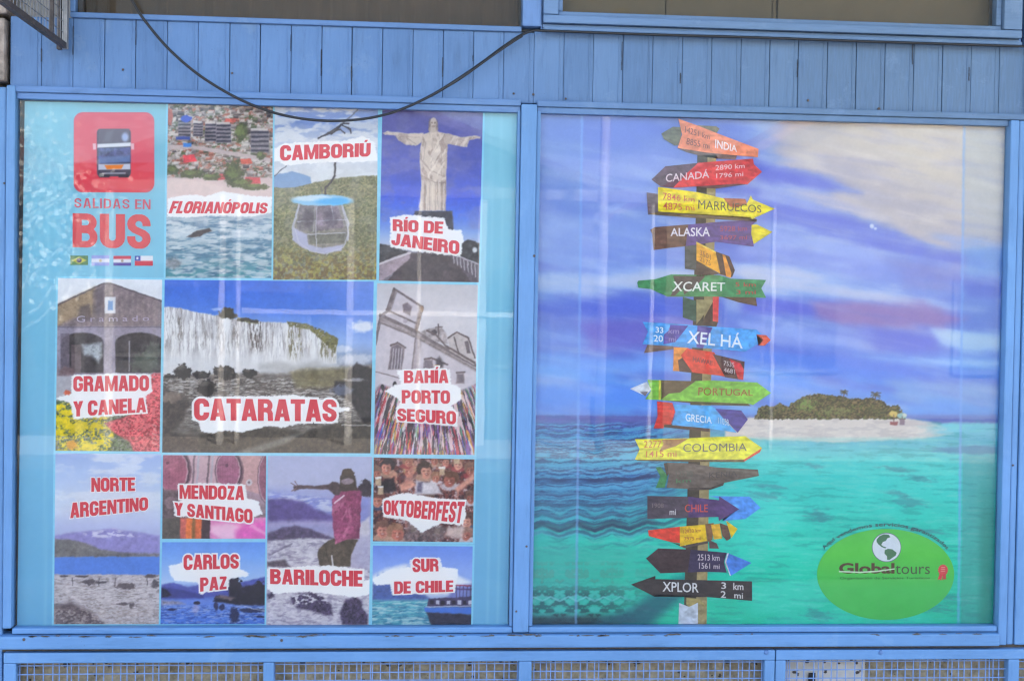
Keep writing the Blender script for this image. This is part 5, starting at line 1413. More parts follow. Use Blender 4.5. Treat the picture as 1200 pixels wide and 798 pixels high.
# left half, seen beside the post
sk([(610, 120), (770, 120), (780, 170), (700, 185), (610, 175)], (116, 128, 204), .7, 18, .5, 50, 14, 2)
sk([(640, 190), (790, 182), (800, 206), (640, 215)], (150, 152, 210), .8, 9, .5, 50, 8, 3)
sk([(610, 215), (780, 215), (790, 245), (610, 262)], (120, 132, 204), .7, 12, .5, 50, 8, 4)
sk([(610, 262), (800, 258), (800, 300), (610, 305)], (146, 156, 214), .8, 12, .5, 60, 9, 5)
sk([(610, 320), (700, 322), (830, 310), (830, 335), (700, 342), (610, 338)], (194, 198, 226), .95, 7, .4, 50, 6, 6)
sk([(610, 352), (700, 350), (850, 345), (850, 366), (700, 374), (610, 366)], (94, 106, 204), .9, 7, .4, 50, 6, 7)
sk([(676, 378), (760, 370), (830, 372), (830, 402), (760, 410), (690, 408)], (122, 106, 192), .85, 7, .3, 40, 7, 8)
sk([(610, 384), (680, 382), (690, 404), (610, 410)], (128, 146, 218), .7, 8, .4, 40, 8, 9)
sk([(610, 416), (850, 420), (850, 440), (610, 444)], (132, 168, 232), .8, 9, .4, 60, 8, 10)
sk([(610, 452), (850, 450), (850, 478), (610, 480)], (100, 142, 228), .8, 9, .4, 60, 8, 11)
# right half
sk([(860, 128), (960, 130), (985, 190), (930, 200), (880, 175)], (176, 178, 210), .8, 20, .5, 50, 9, 12)
sk([(925, 120), (1200, 120), (1200, 293), (1130, 293), (1088, 286), (1050, 276), (1019, 262), (985, 244), (950, 225), (925, 200), (905, 165)], (202, 194, 192), .95, 20, .45, 46, 9, 13)
sk([(985, 130), (1200, 130), (1200, 200), (1060, 215), (1000, 180)], (212, 203, 194), .75, 26, .4, 50, 10, 14)
sk([(960, 190), (1060, 215), (1120, 262), (1060, 262), (990, 228)], (176, 172, 190), .75, 11, .7, 40, 6, 15)
sk([(878, 186), (905, 196), (960, 204), (1010, 226), (960, 222), (890, 214)], (104, 110, 202), .95, 6, .45, 40, 5, 16)
sk([(880, 222), (950, 232), (1020, 262), (1090, 288), (1150, 300), (1150, 318), (1080, 308), (1010, 292), (940, 268), (880, 256)], (112, 118, 204), .95, 9, .5, 44, 7, 17)
sk([(890, 212), (960, 224), (1010, 250), (960, 246), (890, 232)], (164, 166, 216), .8, 6, .5, 44, 5, 18)
sk([(1030, 305), (1128, 312), (1130, 340), (1060, 336)], (150, 140, 196), .7, 10, .5, 40, 8, 19)
sk([(868, 262), (940, 282), (1020, 300), (1050, 322), (960, 318), (870, 300)], (162, 166, 220), .75, 10, .6, 44, 8, 20)
sk([(868, 310), (920, 312), (965, 326), (1020, 338), (1090, 352), (1130, 362), (1080, 364), (1000, 352), (940, 344), (868, 338)], (198, 200, 226), .95, 6, .5, 46, 5, 21)
sk([(868, 346), (940, 350), (1000, 358), (960, 372), (868, 368)], (104, 104, 204), .9, 6, .4, 46, 6, 22)
sk([(950, 352), (1084, 354), (1135, 374), (1100, 384), (1000, 384), (955, 372)], (152, 122, 184), .95, 6, .35, 46, 6, 23)
sk([(868, 378), (930, 382), (1010, 402), (960, 408), (868, 396)], (160, 168, 224), .9, 6, .5, 46, 5, 24)
sk([(1000, 384), (1096, 386), (1100, 412), (1030, 412)], (112, 116, 206), .85, 8, .5, 46, 7, 25)
sk([(1092, 386), (1150, 388), (1200, 392), (1200, 412), (1130, 414), (1105, 404)], (192, 206, 230), .95, 5, .4, 40, 5, 26)
sk([(1000, 418), (1060, 420), (1200, 424), (1200, 430), (1080, 428)], (178, 200, 236), .95, 3, .4, 40, 4, 27)
sk([(868, 404), (990, 412), (1100, 434), (1200, 436), (1200, 450), (1000, 444), (868, 430)], (98, 136, 222), .85, 8, .4, 50, 7, 28)
sk([(868, 440), (1000, 448), (1040, 462), (868, 470)], (118, 152, 228), .7, 9, .5, 50, 7, 29)
sk([(1040, 448), (1200, 446), (1200, 472), (1060, 474)], (148, 168, 212), .75, 9, .5, 50, 7, 30)
sk([(1130, 292), (1200, 292), (1200, 325), (1130, 325)], (116, 150, 214), .8, 6, .3, 40, 7, 31); sk([(1130, 330), (1200, 330), (1200, 350), (1130, 350)], (108, 112, 200), .8, 5, .3, 40, 7, 32)
n4 = fbm(X / 90 + 2, (Y - .20 * (X - 640)) / 7, 5, 91); n5 = fbm(X / 120 + 7, (Y - .12 * (X - 640)) / 10, 5, 95)
n6 = fbm(X / 60 + 11, (Y - .22 * (X - 640)) / 5, 5, 97)
band(sst(.52, .72, n6) * sst(870, 960, X) * sst(300, 240, Y), (180, 178, 202), .6); band(sst(.54, .72, fbm(X / 70 + 31, (Y - .24 * (X - 640)) / 6, 5, 105)) * sst(880, 980, X) * sst(310, 250, Y), (224, 218, 214), .6)
band(sst(.54, .74, n4), (200, 202, 226), .28); band(sst(.55, .74, n5), (106, 112, 200), .22)
def blur(a, r):
    for ax in (0, 1):
        cs = np.cumsum(np.pad(a, [(r + 1, r) if k == ax else (0, 0) for k in range(3)], mode='edge'), axis=ax)
        n_ = 2 * r + 1
        a = (np.take(cs, np.arange(n_, cs.shape[ax]), ax) - np.take(cs, np.arange(0, cs.shape[ax] - n_), ax)) / n_
    return a
soft_ = blur(blur(c.img, 6), 5)
c.img = c.img * .3 + soft_ * .7
for x_, y_, r_ in ((1022, 265, 2.6), (1026, 268, 1.8)): c.ell(x_, y_, r_, r_, (214, 220, 236), .9, .5)  # glints on the glass, painted into the sky print
tint = sst(.1, .5, (c.img[..., 2] - c.img[..., 0]) / 120.0)[..., None] * skym[..., None]
c.img = np.clip(c.img * (1 - tint * (1 - np.array([.93, 1.03, 1.06]))), 0, 255)
# horizon
hz = 487 + (X - 640) * 0.009
hor = sst(-1.5, 1.5, Y - hz)
seac = gy([(486, (92, 104, 180)), (494, (98, 116, 186)), (500, (84, 150, 206)), (512, (90, 176, 204)), (540, (70, 206, 208)), (600, (56, 212, 202)), (660, (34, 210, 186)), (735, (14, 192, 160))])
c.img = c.img * (1 - hor[..., None]) + seac * hor[..., None]
right = sst(1010, 1130, X)
c.mix(hor * sst(496, 490, Y) * sst(1040, 1090, X), (58, 92, 190)); c.mix(hor * sst(494, 498, Y) * sst(520, 504, Y) * sst(1030, 1110, X), (120, 206, 224))
rip = fbm(X / 26, (Y - .03 * X) / 3.0, 4, 60)
c.mix(hor * sst(.58, .72, rip) * .35, (126, 216, 210)); c.mix(hor * sst(.42, .30, rip) * .35, (30, 140, 140))
lg = fbm(X / 90, Y / 34, 4, 64)
c.mix(hor * sst(540, 620, Y) * sst(.50, .72, lg) * .22, (30, 160, 156)); c.mix(hor * sst(.52, .32, lg) * .35 * sst(840, 900, X), (96, 220, 214))
for x, y, a_, b_ in ((956, 546, 14, 4), (1050, 550, 20, 4), (1078, 560, 18, 6), (1065, 588, 20, 9), (1052, 578, 14, 5), (958, 604, 16, 11), (895, 580, 20, 8), (1085, 622, 26, 5), (958, 720, 18, 10), (1095, 712, 22, 7), (905, 570, 24, 3), (1110, 700, 16, 5)):
    d = np.hypot((X - x) / (a_ * 1.25), (Y - y - .12 * (X - x)) / (b_ * .9)) + 1.5 * (fbm(X / 7, (Y - .1 * X) / 1.5, 4, x) - .5)
    c.mix(sst(1.0, .30, d) * .42, (78, 118, 140))
d = np.hypot((X - 1150) / 70, (Y - 527) / 6) + .5 * (fbm(X / 9, Y / 2, 3, 5) - .5)
c.mix(sst(1.05, .6, d) * .75, (62, 128, 172))
# the left of the print was stretched by mirroring: ripples fold to and fro
per = 20.5
fold = np.abs(((X - 622) / per + 0.35) % 2 - 1) * per
ampl = .10 + .22 * sst(560, 640, Y)
wv = (Y - ampl * fold + 3.0 * (fbm(X / 60, Y / 30, 3, 99) - .5) - 478)
leftm = sst(850, 735, X + .42 * (Y - 560) + 60 * (fbm(X / 40, Y / 9, 4, 66) - .5)) * hor * sst(492, 500, Y)
c.mix(leftm * sst(640, 560, Y) * .78, (70, 112, 188)); c.mix(leftm * sst(512, 528, Y) * sst(556, 540, Y) * .6, (98, 196, 214)); c.mix(sst(850, 760, X) * hor * sst(512, 494, Y) * .7, (104, 104, 180))
sl = .0009 * np.clip(X - 690, 0, 200) ** 2
r1 = fbm((fold + .35 * np.clip(X - 690, 0, 300)) / 24, (wv + sl) / 3.0, 4, 70); r2 = fbm((fold + .35 * np.clip(X - 690, 0, 300)) / 15 + 5, (wv + sl) / 1.9, 3, 73)
r0 = fbm((fold + .35 * np.clip(X - 690, 0, 300)) / 18 + 9, (wv + sl) / 1.5, 4, 77)
c.mix(leftm * sst(.50, .66, r1) * sst(505, 560, Y) * sst(655, 620, Y) * .6, (50, 70, 116)); c.mix(leftm * sst(.54, .64, r2) * sst(650, 500, Y) * .7, (104, 182, 226)); c.mix(leftm * sst(.52, .64, r0) * sst(660, 540, Y) * .6, (54, 70, 110)); c.mix(leftm * sst(.47, .41, r0) * sst(660, 520, Y) * .6, (96, 190, 222))
for yc, hw, col, a in ((562, 2.2, (50, 70, 116), .6), (580, 1.6, (60, 82, 128), .45), (592, 2.2, (52, 66, 104), .5), (604, 1.8, (62, 78, 118), .5), (617, 4.0, (48, 62, 88), .6), (626, 3, (74, 176, 196), .8), (700, 1.6, (110, 200, 210), .8)):
    dd = np.abs(Y - yc - .30 * (fold - 10) * (1 if yc > 600 else .5) + .00055 * np.clip(X - 690, 0, 200) ** 2  - 3 * (fbm(fold / 18, Y * 0 + yc, 3, 5) - .5)) / hw
    c.mix(leftm * sst(1.3, .5, dd) * a, col)
c.mix(leftm * sst(628, 650, Y) * .55, (64, 170, 164))
r3 = fbm(fold / 9, (Y - 640) / 5.0, 3, 90)
c.mix(leftm * sst(676, 700, Y) * sst(.45, .60, r3) * .68, (30, 66, 78)); c.mix(leftm * sst(672, 690, Y) * sst(.44, .38, r3) * .7, (70, 196, 190)); c.mix(leftm * sst(1.6, .5, np.abs(Y - 702 - .5 * np.abs(fold - 10) + 3)) * .8, (110, 206, 214)); c.mix(leftm * sst(640, 670, Y) * sst(700, 680, Y) * sst(.58, .66, r3) * .5, (90, 150, 140))
c.mix(leftm * sst(716, 727, Y + 3 * r3) * .85, (34, 48, 60))
lo = c.pmask([(690, 733), (740, 712), (790, 678), (830, 668), (800, 700), (760, 733)], 8)
c.mix(lo * .7, (36, 82, 110))
lo = c.pmask([(640, 620), (720, 606), (800, 590), (830, 600), (760, 632), (640, 640)], 9); c.mix(lo * .45 * sst(.4, .6, r1), (40, 70, 100))
# beach and island
sand = c.pmask([(850, 492), (880, 489), (940, 489), (1060, 490), (1090, 494), (1118, 503), (1118, 509), (1080, 514), (980, 518), (880, 514), (850, 515)], 1.6)
sand = sand * sst(1122, 1070, X + 22 * (fbm(X / 12, Y / 2.5, 4, 44) - .5))
c.mix(sand, (216, 208, 208)); c.mix(sand * sst(.5, .7, fbm(X / 12, Y / 3, 4, 80)) * .6, (230, 222, 218)); c.mix(sand * sst(.5, .7, fbm(X / 16, Y / 4, 4, 84)) * .5, (184, 176, 182))
c.mix(sst(520, 514, Y) * sst(510, 516, Y) * sst(850, 880, X) * sst(1120, 1080, X) * .6, (150, 206, 206))
isl = [(884, 491), (888, 480), (893, 475), (904, 476), (914, 473), (924, 477), (932, 470), (944, 464), (958, 462), (974, 463), (992, 466), (1008, 468), (1024, 466), (1036, 470), (1042, 476), (1052, 475), (1058, 484), (1060, 491)]
m = np.clip(c.pmask(isl, 1.2) * 1.0, 0, 1)
rag = c.pmask(isl, 4.5)
m = sst(.42, .54, rag + .8 * (fbm(X / 2.6, Y / 2.6, 4, 31) - .5))
m = m * sst(492.5, 490, Y)
c.mix(m, (70, 68, 48))
c.speck(m, [(40, 42, 30), (112, 102, 70), (92, 112, 60), (130, 114, 86), (44, 46, 34)], 1.9, 1.5, .54, 61, .95)
for x, y, a_, b_, col in ((946, 475, 13, 8, (122, 158, 84)), (980, 482, 22, 5, (120, 130, 84)), (1024, 482, 14, 6, (78, 84, 56)), (905, 484, 14, 6, (72, 74, 50))):
    d = np.hypot((X - x) / a_, (Y - y) / b_) + .8 * (fbm(X / 2.5, Y / 2.5, 3, x) - .5); c.mix(sst(1.1, .6, d) * .8 * sst(.35, .6, fbm(X / 1.6, Y / 1.6, 3, 12)), col)
for x, y, s in ((989, 460, 4.6), (1026, 463, 6)):
    c.line([(x, y), (x - 1, y + 9)], 1.3, (92, 80, 72))
    for k in range(11):
        a_ = R(-205 + k * 23 + 9 * ((k * 7) % 3)); r_ = s * (.75 + .45 * ((k * 5) % 4) / 3)
        c.line([(x, y), (x + .6 * r_ * math.cos(a_), y + .6 * r_ * math.sin(a_)), (x + r_ * math.cos(a_), y + r_ * .8 * math.sin(a_) + .18 * s)], .9 + .3 * (k % 2), (66, 66, 50), .85)
# sunshades on the beach
c.ell(1047, 485, 5, 3.4, (216, 190, 110)); c.ell(1057, 487, 5.5, 3.2, (150, 190, 190)); c.ell(1060, 486, 2.5, 2, (206, 214, 200)); c.line([(1047, 486), (1048, 496)], 1, (120, 90, 90)); c.line([(1057, 488), (1058, 497)], 1, (120, 90, 90))
c.rect(1043, 494, 1052, 498, (150, 90, 96)); c.rect(1054, 491, 1060, 498, (140, 120, 140))
# vinyl joints: overlapped side strips are paler, each with a bright line
for xa, xb, xl in ((600, 682, 682), (1130, 1200, 1130)):
    lean = -0.012 * (Y - 140)
    mm = sst(xa, xa + 2, X - lean) * sst(xb + .8, xb - .8, X - lean)
    c.mix(mm * .14, (120, 170, 200))
    c.mix(sst(2.2, .8, np.abs(X - xl - lean)) * .55, (132, 176, 240))
c.mix(sst(1132, 1134, X + .012 * (Y - 140)) * sst(520, 540, Y) * .35, (96, 132, 140))
c.mix(sst(1148, 1160, X + .012 * (Y - 140)) * sst(520, 640, Y) * .45, (24, 124, 112))
c.grain(4, 1.6, 1.6, 7); c.grain(4, 14, 14, 8)
print_mesh('background_print', c, [(634, 132), (1181, 147), (1167, 732), (622, 733)], YP, island, .85, 'printed cloudy sky, turquoise sea and small palm island', .8)

# ---- printed signpost
def Zf(k, ox, oy): return lambda p: (ox + p[0] / k, oy + p[1] / k)
ZA, ZB, ZC, ZD, ZE = Zf(6.139, 735, 130), Zf(6.139, 735, 250), Zf(6.139, 735, 370), Zf(6.139, 735, 480), Zf(5.911, 735, 600)
M_poly = attr_mat('printed_board', .45)
def shape(name, parent, polys, y, label=None, seed=1):
    """flat printed shapes: every polygon is cut into small cells so that the paint on the boards can look brushed and weathered"""
    V = []; Fs = []; Cs = []; n = 0
    for k, (Z, pts, col) in enumerate(polys):
        P = [Z(p) for p in pts]
        bm_ = bmesh.new()
        f_ = bm_.faces.new([bm_.verts.new((p[0], p[1], 0)) for p in P])
        x0, x1 = min(p[0] for p in P), max(p[0] for p in P); y0, y1 = min(p[1] for p in P), max(p[1] for p in P)
        bmesh.ops.triangulate(bm_, faces=bm_.faces[:])
        for ax, a, b_ in ((0, x0, x1), (1, y0, y1)):
            q = a + 2.2
            while q < b_:
                co_ = (q, 0, 0) if ax == 0 else (0, q, 0); no_ = (1, 0, 0) if ax == 0 else (0, 1, 0)
                bmesh.ops.bisect_plane(bm_, geom=bm_.verts[:] + bm_.edges[:] + bm_.faces[:], plane_co=co_, plane_no=no_)
                q += 2.2
        bm_.verts.index_update()
        pv = np.array([v.co[:2] for v in bm_.verts])
        W_ = WP(pv[:, 0], pv[:, 1], y - 0.00025 * k)
        nz = (fbm(pv[:, 0] / 9 + seed * 3, pv[:, 1] / 2.2, 4, seed + k) - .5) * 2
        nz2 = (fbm(pv[:, 0] / 2.5, pv[:, 1] / 2.5, 3, seed + k + 9) - .5) * 2
        colr = np.clip(np.asarray(col, float)[None, :] * (1 + .26 * nz[:, None] + .14 * nz2[:, None]), 0, 255)
        V.append(W_); Cs.append(ink(colr))
        for f_ in bm_.faces: Fs.append(tuple(v.index + n for v in f_.verts))
        n += len(pv); bm_.free()
    me = bpy.data.meshes.new(name)
    me.from_pydata(np.concatenate(V).tolist(), [], Fs)
    at = me.attributes.new('ink', 'FLOAT_COLOR', 'POINT')
    cc = np.concatenate(Cs); at.data.foreach_set('color', np.concatenate([cc, np.ones((len(cc), 1))], 1).astype(np.float32).ravel())
    o = link(name, me, M_poly, parent)
    if label: o['label'] = label
    return o
YS = YP - .0008
Zid = lambda p: p
DKW = (96, 86, 82)
post = shape('printed_post', island, [(Zid, [(818, 150), (828, 148), (840, 150), (838, 260), (834, 420), (831, 560), (828, 731), (801, 731), (806, 560), (812, 380)], (78, 70, 60)),
      (Zid, [(830, 150), (840, 150), (838, 260), (834, 420), (831, 560), (828, 731), (815, 731), (820, 560), (824, 400)], (160, 144, 104)),
      (ZB, [(400, 600), (495, 630), (495, 780), (400, 750)], (74, 98, 84)), (ZB, [(498, 620), (620, 625), (530, 760), (498, 798)], (160, 148, 108)), (ZB, [(560, 740), (615, 640), (620, 770), (655, 780), (640, 820), (530, 820)], (88, 72, 62)),
      (ZB, [(616, 598), (660, 600), (655, 782), (616, 776)], (222, 78, 78)),
      (ZE, [(360, 628), (430, 655), (490, 625), (490, 772), (355, 772)], (198, 206, 226)), (ZE, [(410, 590), (500, 600), (540, 640), (540, 660), (490, 625), (430, 655), (410, 640)], (172, 156, 100))],
      YS, 'printed weathered wooden post carrying the arrow boards')
NA = [0]
def arrow(label, Z, polys, texts):
    NA[0] += 1
    o = shape('printed_arrow', island, [(Z, p, col) for p, col in polys], YS - .0025, label, NA[0] * 7)
    if texts:
        L = Letters()
        for body, bl, br, tr, tl, col, bold in texts:
            L.add(body, quadmap(Z(bl), Z(br), Z(tr), Z(tl)), YS - .0025 - .00025 * len(polys) - .0004, col, bold=bold)
        L.build('lettering', o)
arrow('orange arrow board pointing right at the top of the post', ZA, [
    ([(245, 165), (330, 115), (395, 120), (380, 250), (340, 250), (265, 205)], (112, 112, 96)),
    ([(362, 268), (560, 300), (790, 322), (780, 350), (650, 345), (640, 315), (530, 325), (430, 300)], (118, 100, 96)),
    ([(500, 105), (640, 112), (665, 130), (640, 165)], (128, 120, 92)),
    ([(368, 58), (500, 105), (640, 160), (945, 275), (940, 335), (790, 322), (560, 300), (362, 268), (395, 170)], (236, 142, 108))],
    [('14251 km', (415, 158), (592, 208), (595, 172), (418, 112), (112, 70, 60), 0), ('8855 mi', (425, 242), (592, 275), (592, 236), (430, 194), (112, 70, 60), 0), ('INDIA', (632, 268), (790, 298), (790, 252), (634, 205), (240, 232, 236), .01)])
arrow('red board with dark tip pointing left, second from the top', ZA, [
    ([(490, 550), (840, 495), (850, 530), (640, 560)], (112, 84, 84)),
    ([(175, 495), (275, 400), (520, 375), (340, 555), (240, 545)], (100, 72, 88)),
    ([(510, 375), (905, 345), (912, 385), (970, 440), (865, 530), (800, 525), (330, 555), (430, 450)], (216, 76, 80))],
    [('CANADÁ', (278, 515), (590, 482), (590, 432), (278, 456), (228, 206, 218), .008), ('2890 km', (635, 430), (845, 412), (845, 380), (635, 392), (236, 196, 204), .008), ('1796 mi', (640, 486), (835, 470), (835, 438), (640, 452), (236, 196, 204), .008)])
arrow('yellow board with dark block at its left end, pointing right', ZA, [
    ([(140, 588), (230, 600), (230, 740), (150, 748)], (96, 86, 100)),
    ([(150, 745), (222, 727), (885, 765), (935, 780), (930, 800), (820, 790), (500, 772)], (112, 94, 70)),
    ([(222, 548), (500, 585), (690, 630), (860, 670), (890, 610), (905, 640), (1062, 705), (900, 778), (885, 765), (222, 725)], (234, 214, 44)),
    ([(690, 628), (850, 634), (862, 670), (780, 700), (740, 690)], (172, 98, 62))],
    [('7846 km', (254, 642), (485, 656), (485, 620), (256, 588), (208, 92, 58), .004), ('4875 mi', (258, 712), (485, 718), (482, 680), (258, 655), (208, 92, 58), .004), ('MARRUECOS', (510, 706), (965, 735), (965, 682), (512, 640), (84, 78, 44), 0)])
arrow('brown to purple board with a yellow tip', ZB, [
    ([(165, 120), (200, 100), (460, 80), (440, 235), (300, 250), (190, 265), (180, 150)], (116, 84, 72)),
    ([(440, 82), (690, 60), (935, 45), (890, 100), (905, 180), (910, 240), (640, 205), (420, 238)], (100, 78, 142)),
    ([(895, 85), (930, 80), (1045, 135), (910, 222), (892, 150)], (226, 206, 44))],
    [('ALASKA', (312, 165), (595, 168), (595, 100), (312, 108), (226, 220, 236), .012), ('5928 km', (668, 132), (862, 126), (862, 94), (668, 92), (178, 70, 96), .004), ('3697 mi', (668, 190), (862, 190), (862, 158), (668, 160), (178, 70, 96), .004)])
arrow('small orange and black striped board bent round the post', ZB, [
    ([(415, 200), (500, 235), (495, 410), (415, 400)], (80, 84, 84)),
    ([(498, 345), (665, 435), (560, 450), (498, 470)], (84, 68, 62)),
    ([(635, 275), (735, 310), (775, 410), (755, 460), (665, 440)], (88, 66, 60)),
    ([(498, 205), (635, 275), (670, 435), (498, 340)], (232, 168, 54)),
    ([(685, 295), (705, 305), (750, 430), (745, 465), (712, 455)], (230, 150, 60)),
    ([(498, 205), (635, 275), (640, 288), (498, 218)], (244, 206, 90))],
    [('3501', (522, 300), (600, 338), (600, 300), (522, 262), (150, 96, 50), 0), ('2175', (522, 342), (600, 380), (600, 345), (522, 308), (150, 96, 50), 0)])
arrow('green bottle shaped board pointing left', ZB, [
    ([(680, 600), (925, 606), (935, 668), (800, 640)], (108, 84, 66)),
    ([(72, 500), (80, 485), (200, 475), (315, 440), (660, 445), (740, 470), (1000, 480), (965, 540), (1000, 608), (640, 600), (290, 600), (170, 545), (80, 535)], (74, 144, 94)),
    ([(330, 450), (560, 455), (500, 520), (400, 592), (310, 595), (350, 520)], (84, 74, 72)), ([(345, 590), (400, 540), (410, 590)], (74, 144, 94))],
    [('XCARET', (322, 562), (705, 560), (705, 498), (330, 490), (226, 232, 232), .01), ('5 km', (778, 528), (925, 528), (925, 500), (778, 496), (190, 74, 62), .004), ('3 mi', (785, 582), (925, 582), (925, 552), (785, 552), (190, 74, 62), .004)])
arrow('sky blue board with purple patches and a red tip', ZC, [
    ([(150, 200), (330, 215), (335, 240), (120, 268)], (122, 98, 88)),
    ([(110, 45), (300, 55), (500, 70), (930, 100), (985, 150), (975, 180), (850, 258), (640, 240), (110, 205), (150, 115)], (80, 162, 232)),
    ([(310, 65), (440, 72), (345, 190), (260, 205), (265, 135), (300, 105)], (88, 78, 162)), ([(505, 70), (615, 85), (545, 235), (498, 225)], (92, 84, 160)),
    ([(930, 135), (1000, 140), (1032, 175), (990, 215), (945, 215), (978, 175)], (230, 92, 66))],
    [('33', (205, 122), (260, 126), (260, 84), (205, 80), (228, 238, 248), .01), ('20', (190, 186), (258, 188), (258, 142), (190, 138), (228, 238, 248), .01), ('km', (296, 128), (372, 130), (376, 92), (300, 90), (146, 134, 196), .004), ('mi', (300, 186), (350, 188), (352, 152), (300, 150), (146, 134, 196), .004), ('XEL HÁ', (430, 196), (830, 236), (830, 150), (440, 108), (228, 238, 248), .008)])
arrow('short red board with a dark right end and orange corner', ZC, [
    ([(335, 225), (440, 232), (400, 400), (330, 396)], (236, 152, 78)), ([(365, 320), (400, 300), (480, 412), (375, 400)], (92, 72, 68)),
    ([(385, 285), (430, 235), (625, 262), (730, 445), (665, 430), (470, 408)], (226, 78, 66)), ([(615, 275), (845, 330), (835, 462), (705, 442)], (92, 64, 64)),
    ([(735, 310), (815, 342), (838, 385), (835, 462), (798, 455), (775, 385)], (214, 64, 72))],
    [('HAWAII', (472, 332), (612, 356), (612, 322), (474, 292), (104, 60, 66), .004), ('7535', (695, 355), (770, 372), (770, 338), (695, 322), (206, 190, 196), 0), ('4681', (695, 405), (775, 420), (775, 388), (695, 372), (206, 190, 196), 0)])
arrow('lime green board with a white left tip', ZC, [
    ([(240, 606), (870, 632), (890, 648), (600, 642)], (86, 84, 60)),
    ([(145, 460), (480, 470), (620, 465), (935, 480), (1035, 555), (905, 642), (870, 632), (240, 606), (130, 600), (170, 540)], (132, 196, 78)),
    ([(20, 525), (140, 475), (172, 530), (130, 575)], (224, 226, 236)), ([(90, 548), (150, 545), (130, 578)], (120, 110, 120)),
    ([(245, 464), (492, 470), (380, 552), (300, 560), (245, 602)], (104, 88, 68)), ([(228, 462), (244, 463), (240, 606), (226, 604)], (214, 206, 80))],
    [('PORTUGAL', (510, 572), (905, 576), (905, 532), (512, 514), (156, 92, 44), .008)])
arrow('red and sky blue board with a purple end', ZD, [
    ([(255, 95), (590, 132), (595, 160), (260, 125)], (88, 70, 66)),
    ([(215, -60), (325, -50), (345, 15), (315, 105), (265, 108), (262, 134), (190, 134), (218, 50)], (216, 68, 62)),
    ([(335, -38), (600, -30), (640, -5), (640, 10), (790, 166), (600, 136), (322, 110), (352, 20)], (84, 172, 236)),
    ([(632, -8), (820, 5), (868, 70), (795, 166)], (76, 70, 152))],
    [('GRECIA', (420, 82), (608, 100), (608, 52), (420, 26), (222, 238, 248), .008), ('11058', (655, 98), (735, 118), (728, 70), (655, 55), (196, 222, 244), 0)])
arrow('yellow board with a fishtail left end, pointing right', ZD, [
    ([(60, 355), (840, 355), (845, 376), (480, 374), (70, 366)], (118, 100, 66)),
    ([(970, 275), (955, 305), (842, 372), (836, 352)], (216, 84, 60)),
    ([(55, 212), (440, 205), (640, 195), (850, 190), (970, 275), (840, 358), (55, 358), (90, 285)], (226, 220, 60)),
    ([(250, 215), (440, 208), (350, 262), (230, 300), (262, 245)], (168, 124, 84))],
    [('2277', (120, 275), (245, 272), (248, 220), (120, 224), (208, 128, 62), .004), ('1415 mi', (135, 342), (355, 338), (355, 294), (137, 296), (208, 108, 60), .002), ('COLOMBIA', (402, 304), (860, 296), (860, 240), (404, 245), (96, 94, 84), 0)])
arrow('faded brown board with a green left end', ZD, [
    ([(205, 415), (240, 410), (290, 475), (270, 560), (205, 562), (238, 480)], (72, 138, 88)), ([(262, 385), (300, 380), (300, 460), (285, 480)], (92, 82, 74)),
    ([(288, 380), (450, 385), (640, 415), (940, 430), (948, 475), (700, 525), (600, 565), (450, 570), (284, 560), (300, 470)], (116, 104, 98)), ([(440, 560), (600, 560), (700, 520), (690, 545), (600, 575), (450, 580)], (86, 76, 72))],
    [('KENIA', (590, 492), (792, 478), (792, 440), (590, 450), (84, 74, 74), .004), ('12530', (350, 480), (470, 480), (470, 440), (350, 440), (96, 100, 90), 0), ('km', (352, 528), (460, 520), (460, 494), (352, 498), (84, 132, 88), .004)])
arrow('dark purple board with a pale blue point', ZD, [
    ([(590, 620), (880, 625), (960, 705), (850, 785), (690, 800), (800, 715), (670, 640)], (92, 158, 244)),
    ([(145, 620), (450, 625), (445, 775), (145, 785)], (86, 76, 90)),
    ([(440, 625), (660, 650), (662, 622), (806, 715), (660, 800), (656, 770), (440, 775)], (96, 72, 124))],
    [('CHILE', (415, 736), (580, 736), (580, 680), (415, 680), (214, 86, 66), .004), ('mi', (305, 756), (350, 756), (350, 715), (305, 715), (214, 210, 220), .008), ('1908', (180, 705), (262, 705), (262, 672), (180, 672), (120, 108, 112), 0)])
arrow('short red and yellow board with brown stripes', ZE, [
    ([(565, 190), (620, 215), (636, 252), (570, 250)], (88, 70, 70)), ([(300, 205), (400, 232), (560, 200), (560, 215), (400, 250)], (86, 76, 74)),
    ([(145, 125), (365, 100), (365, 214), (300, 205), (150, 165)], (226, 74, 60)), ([(365, 100), (540, 85), (552, 197), (365, 236)], (234, 196, 48)),
    ([(540, 82), (600, 74), (590, 190), (560, 205)], (134, 100, 74)), ([(580, 85), (640, 80), (658, 182), (600, 188)], (230, 182, 62)), ([(640, 74), (700, 95), (716, 182), (690, 198), (660, 165)], (104, 80, 70)), ([(685, 58), (765, 115), (722, 178)], (232, 194, 46))],
    [('12833 km', (390, 146), (512, 136), (508, 112), (388, 120), (170, 78, 50), 0), ('7975 mi', (395, 196), (510, 192), (510, 168), (395, 172), (170, 78, 50), 0)])
arrow('dark double ended board with a mid blue right tip', ZE, [
    ([(130, 320), (215, 250), (450, 258), (430, 415), (230, 422)], (70, 54, 60)),
    ([(440, 258), (690, 280), (670, 345), (690, 417), (545, 412), (420, 416)], (62, 54, 86)),
    ([(692, 285), (704, 282), (690, 345), (722, 438), (712, 440), (676, 345)], (206, 214, 232)),
    ([(703, 285), (862, 350), (718, 440), (686, 345)], (80, 136, 228))],
    [('2513 km', (488, 332), (640, 336), (640, 294), (488, 290), (208, 196, 214), .004), ('1561 mi', (498, 390), (640, 392), (640, 358), (498, 348), (208, 196, 214), .004)])
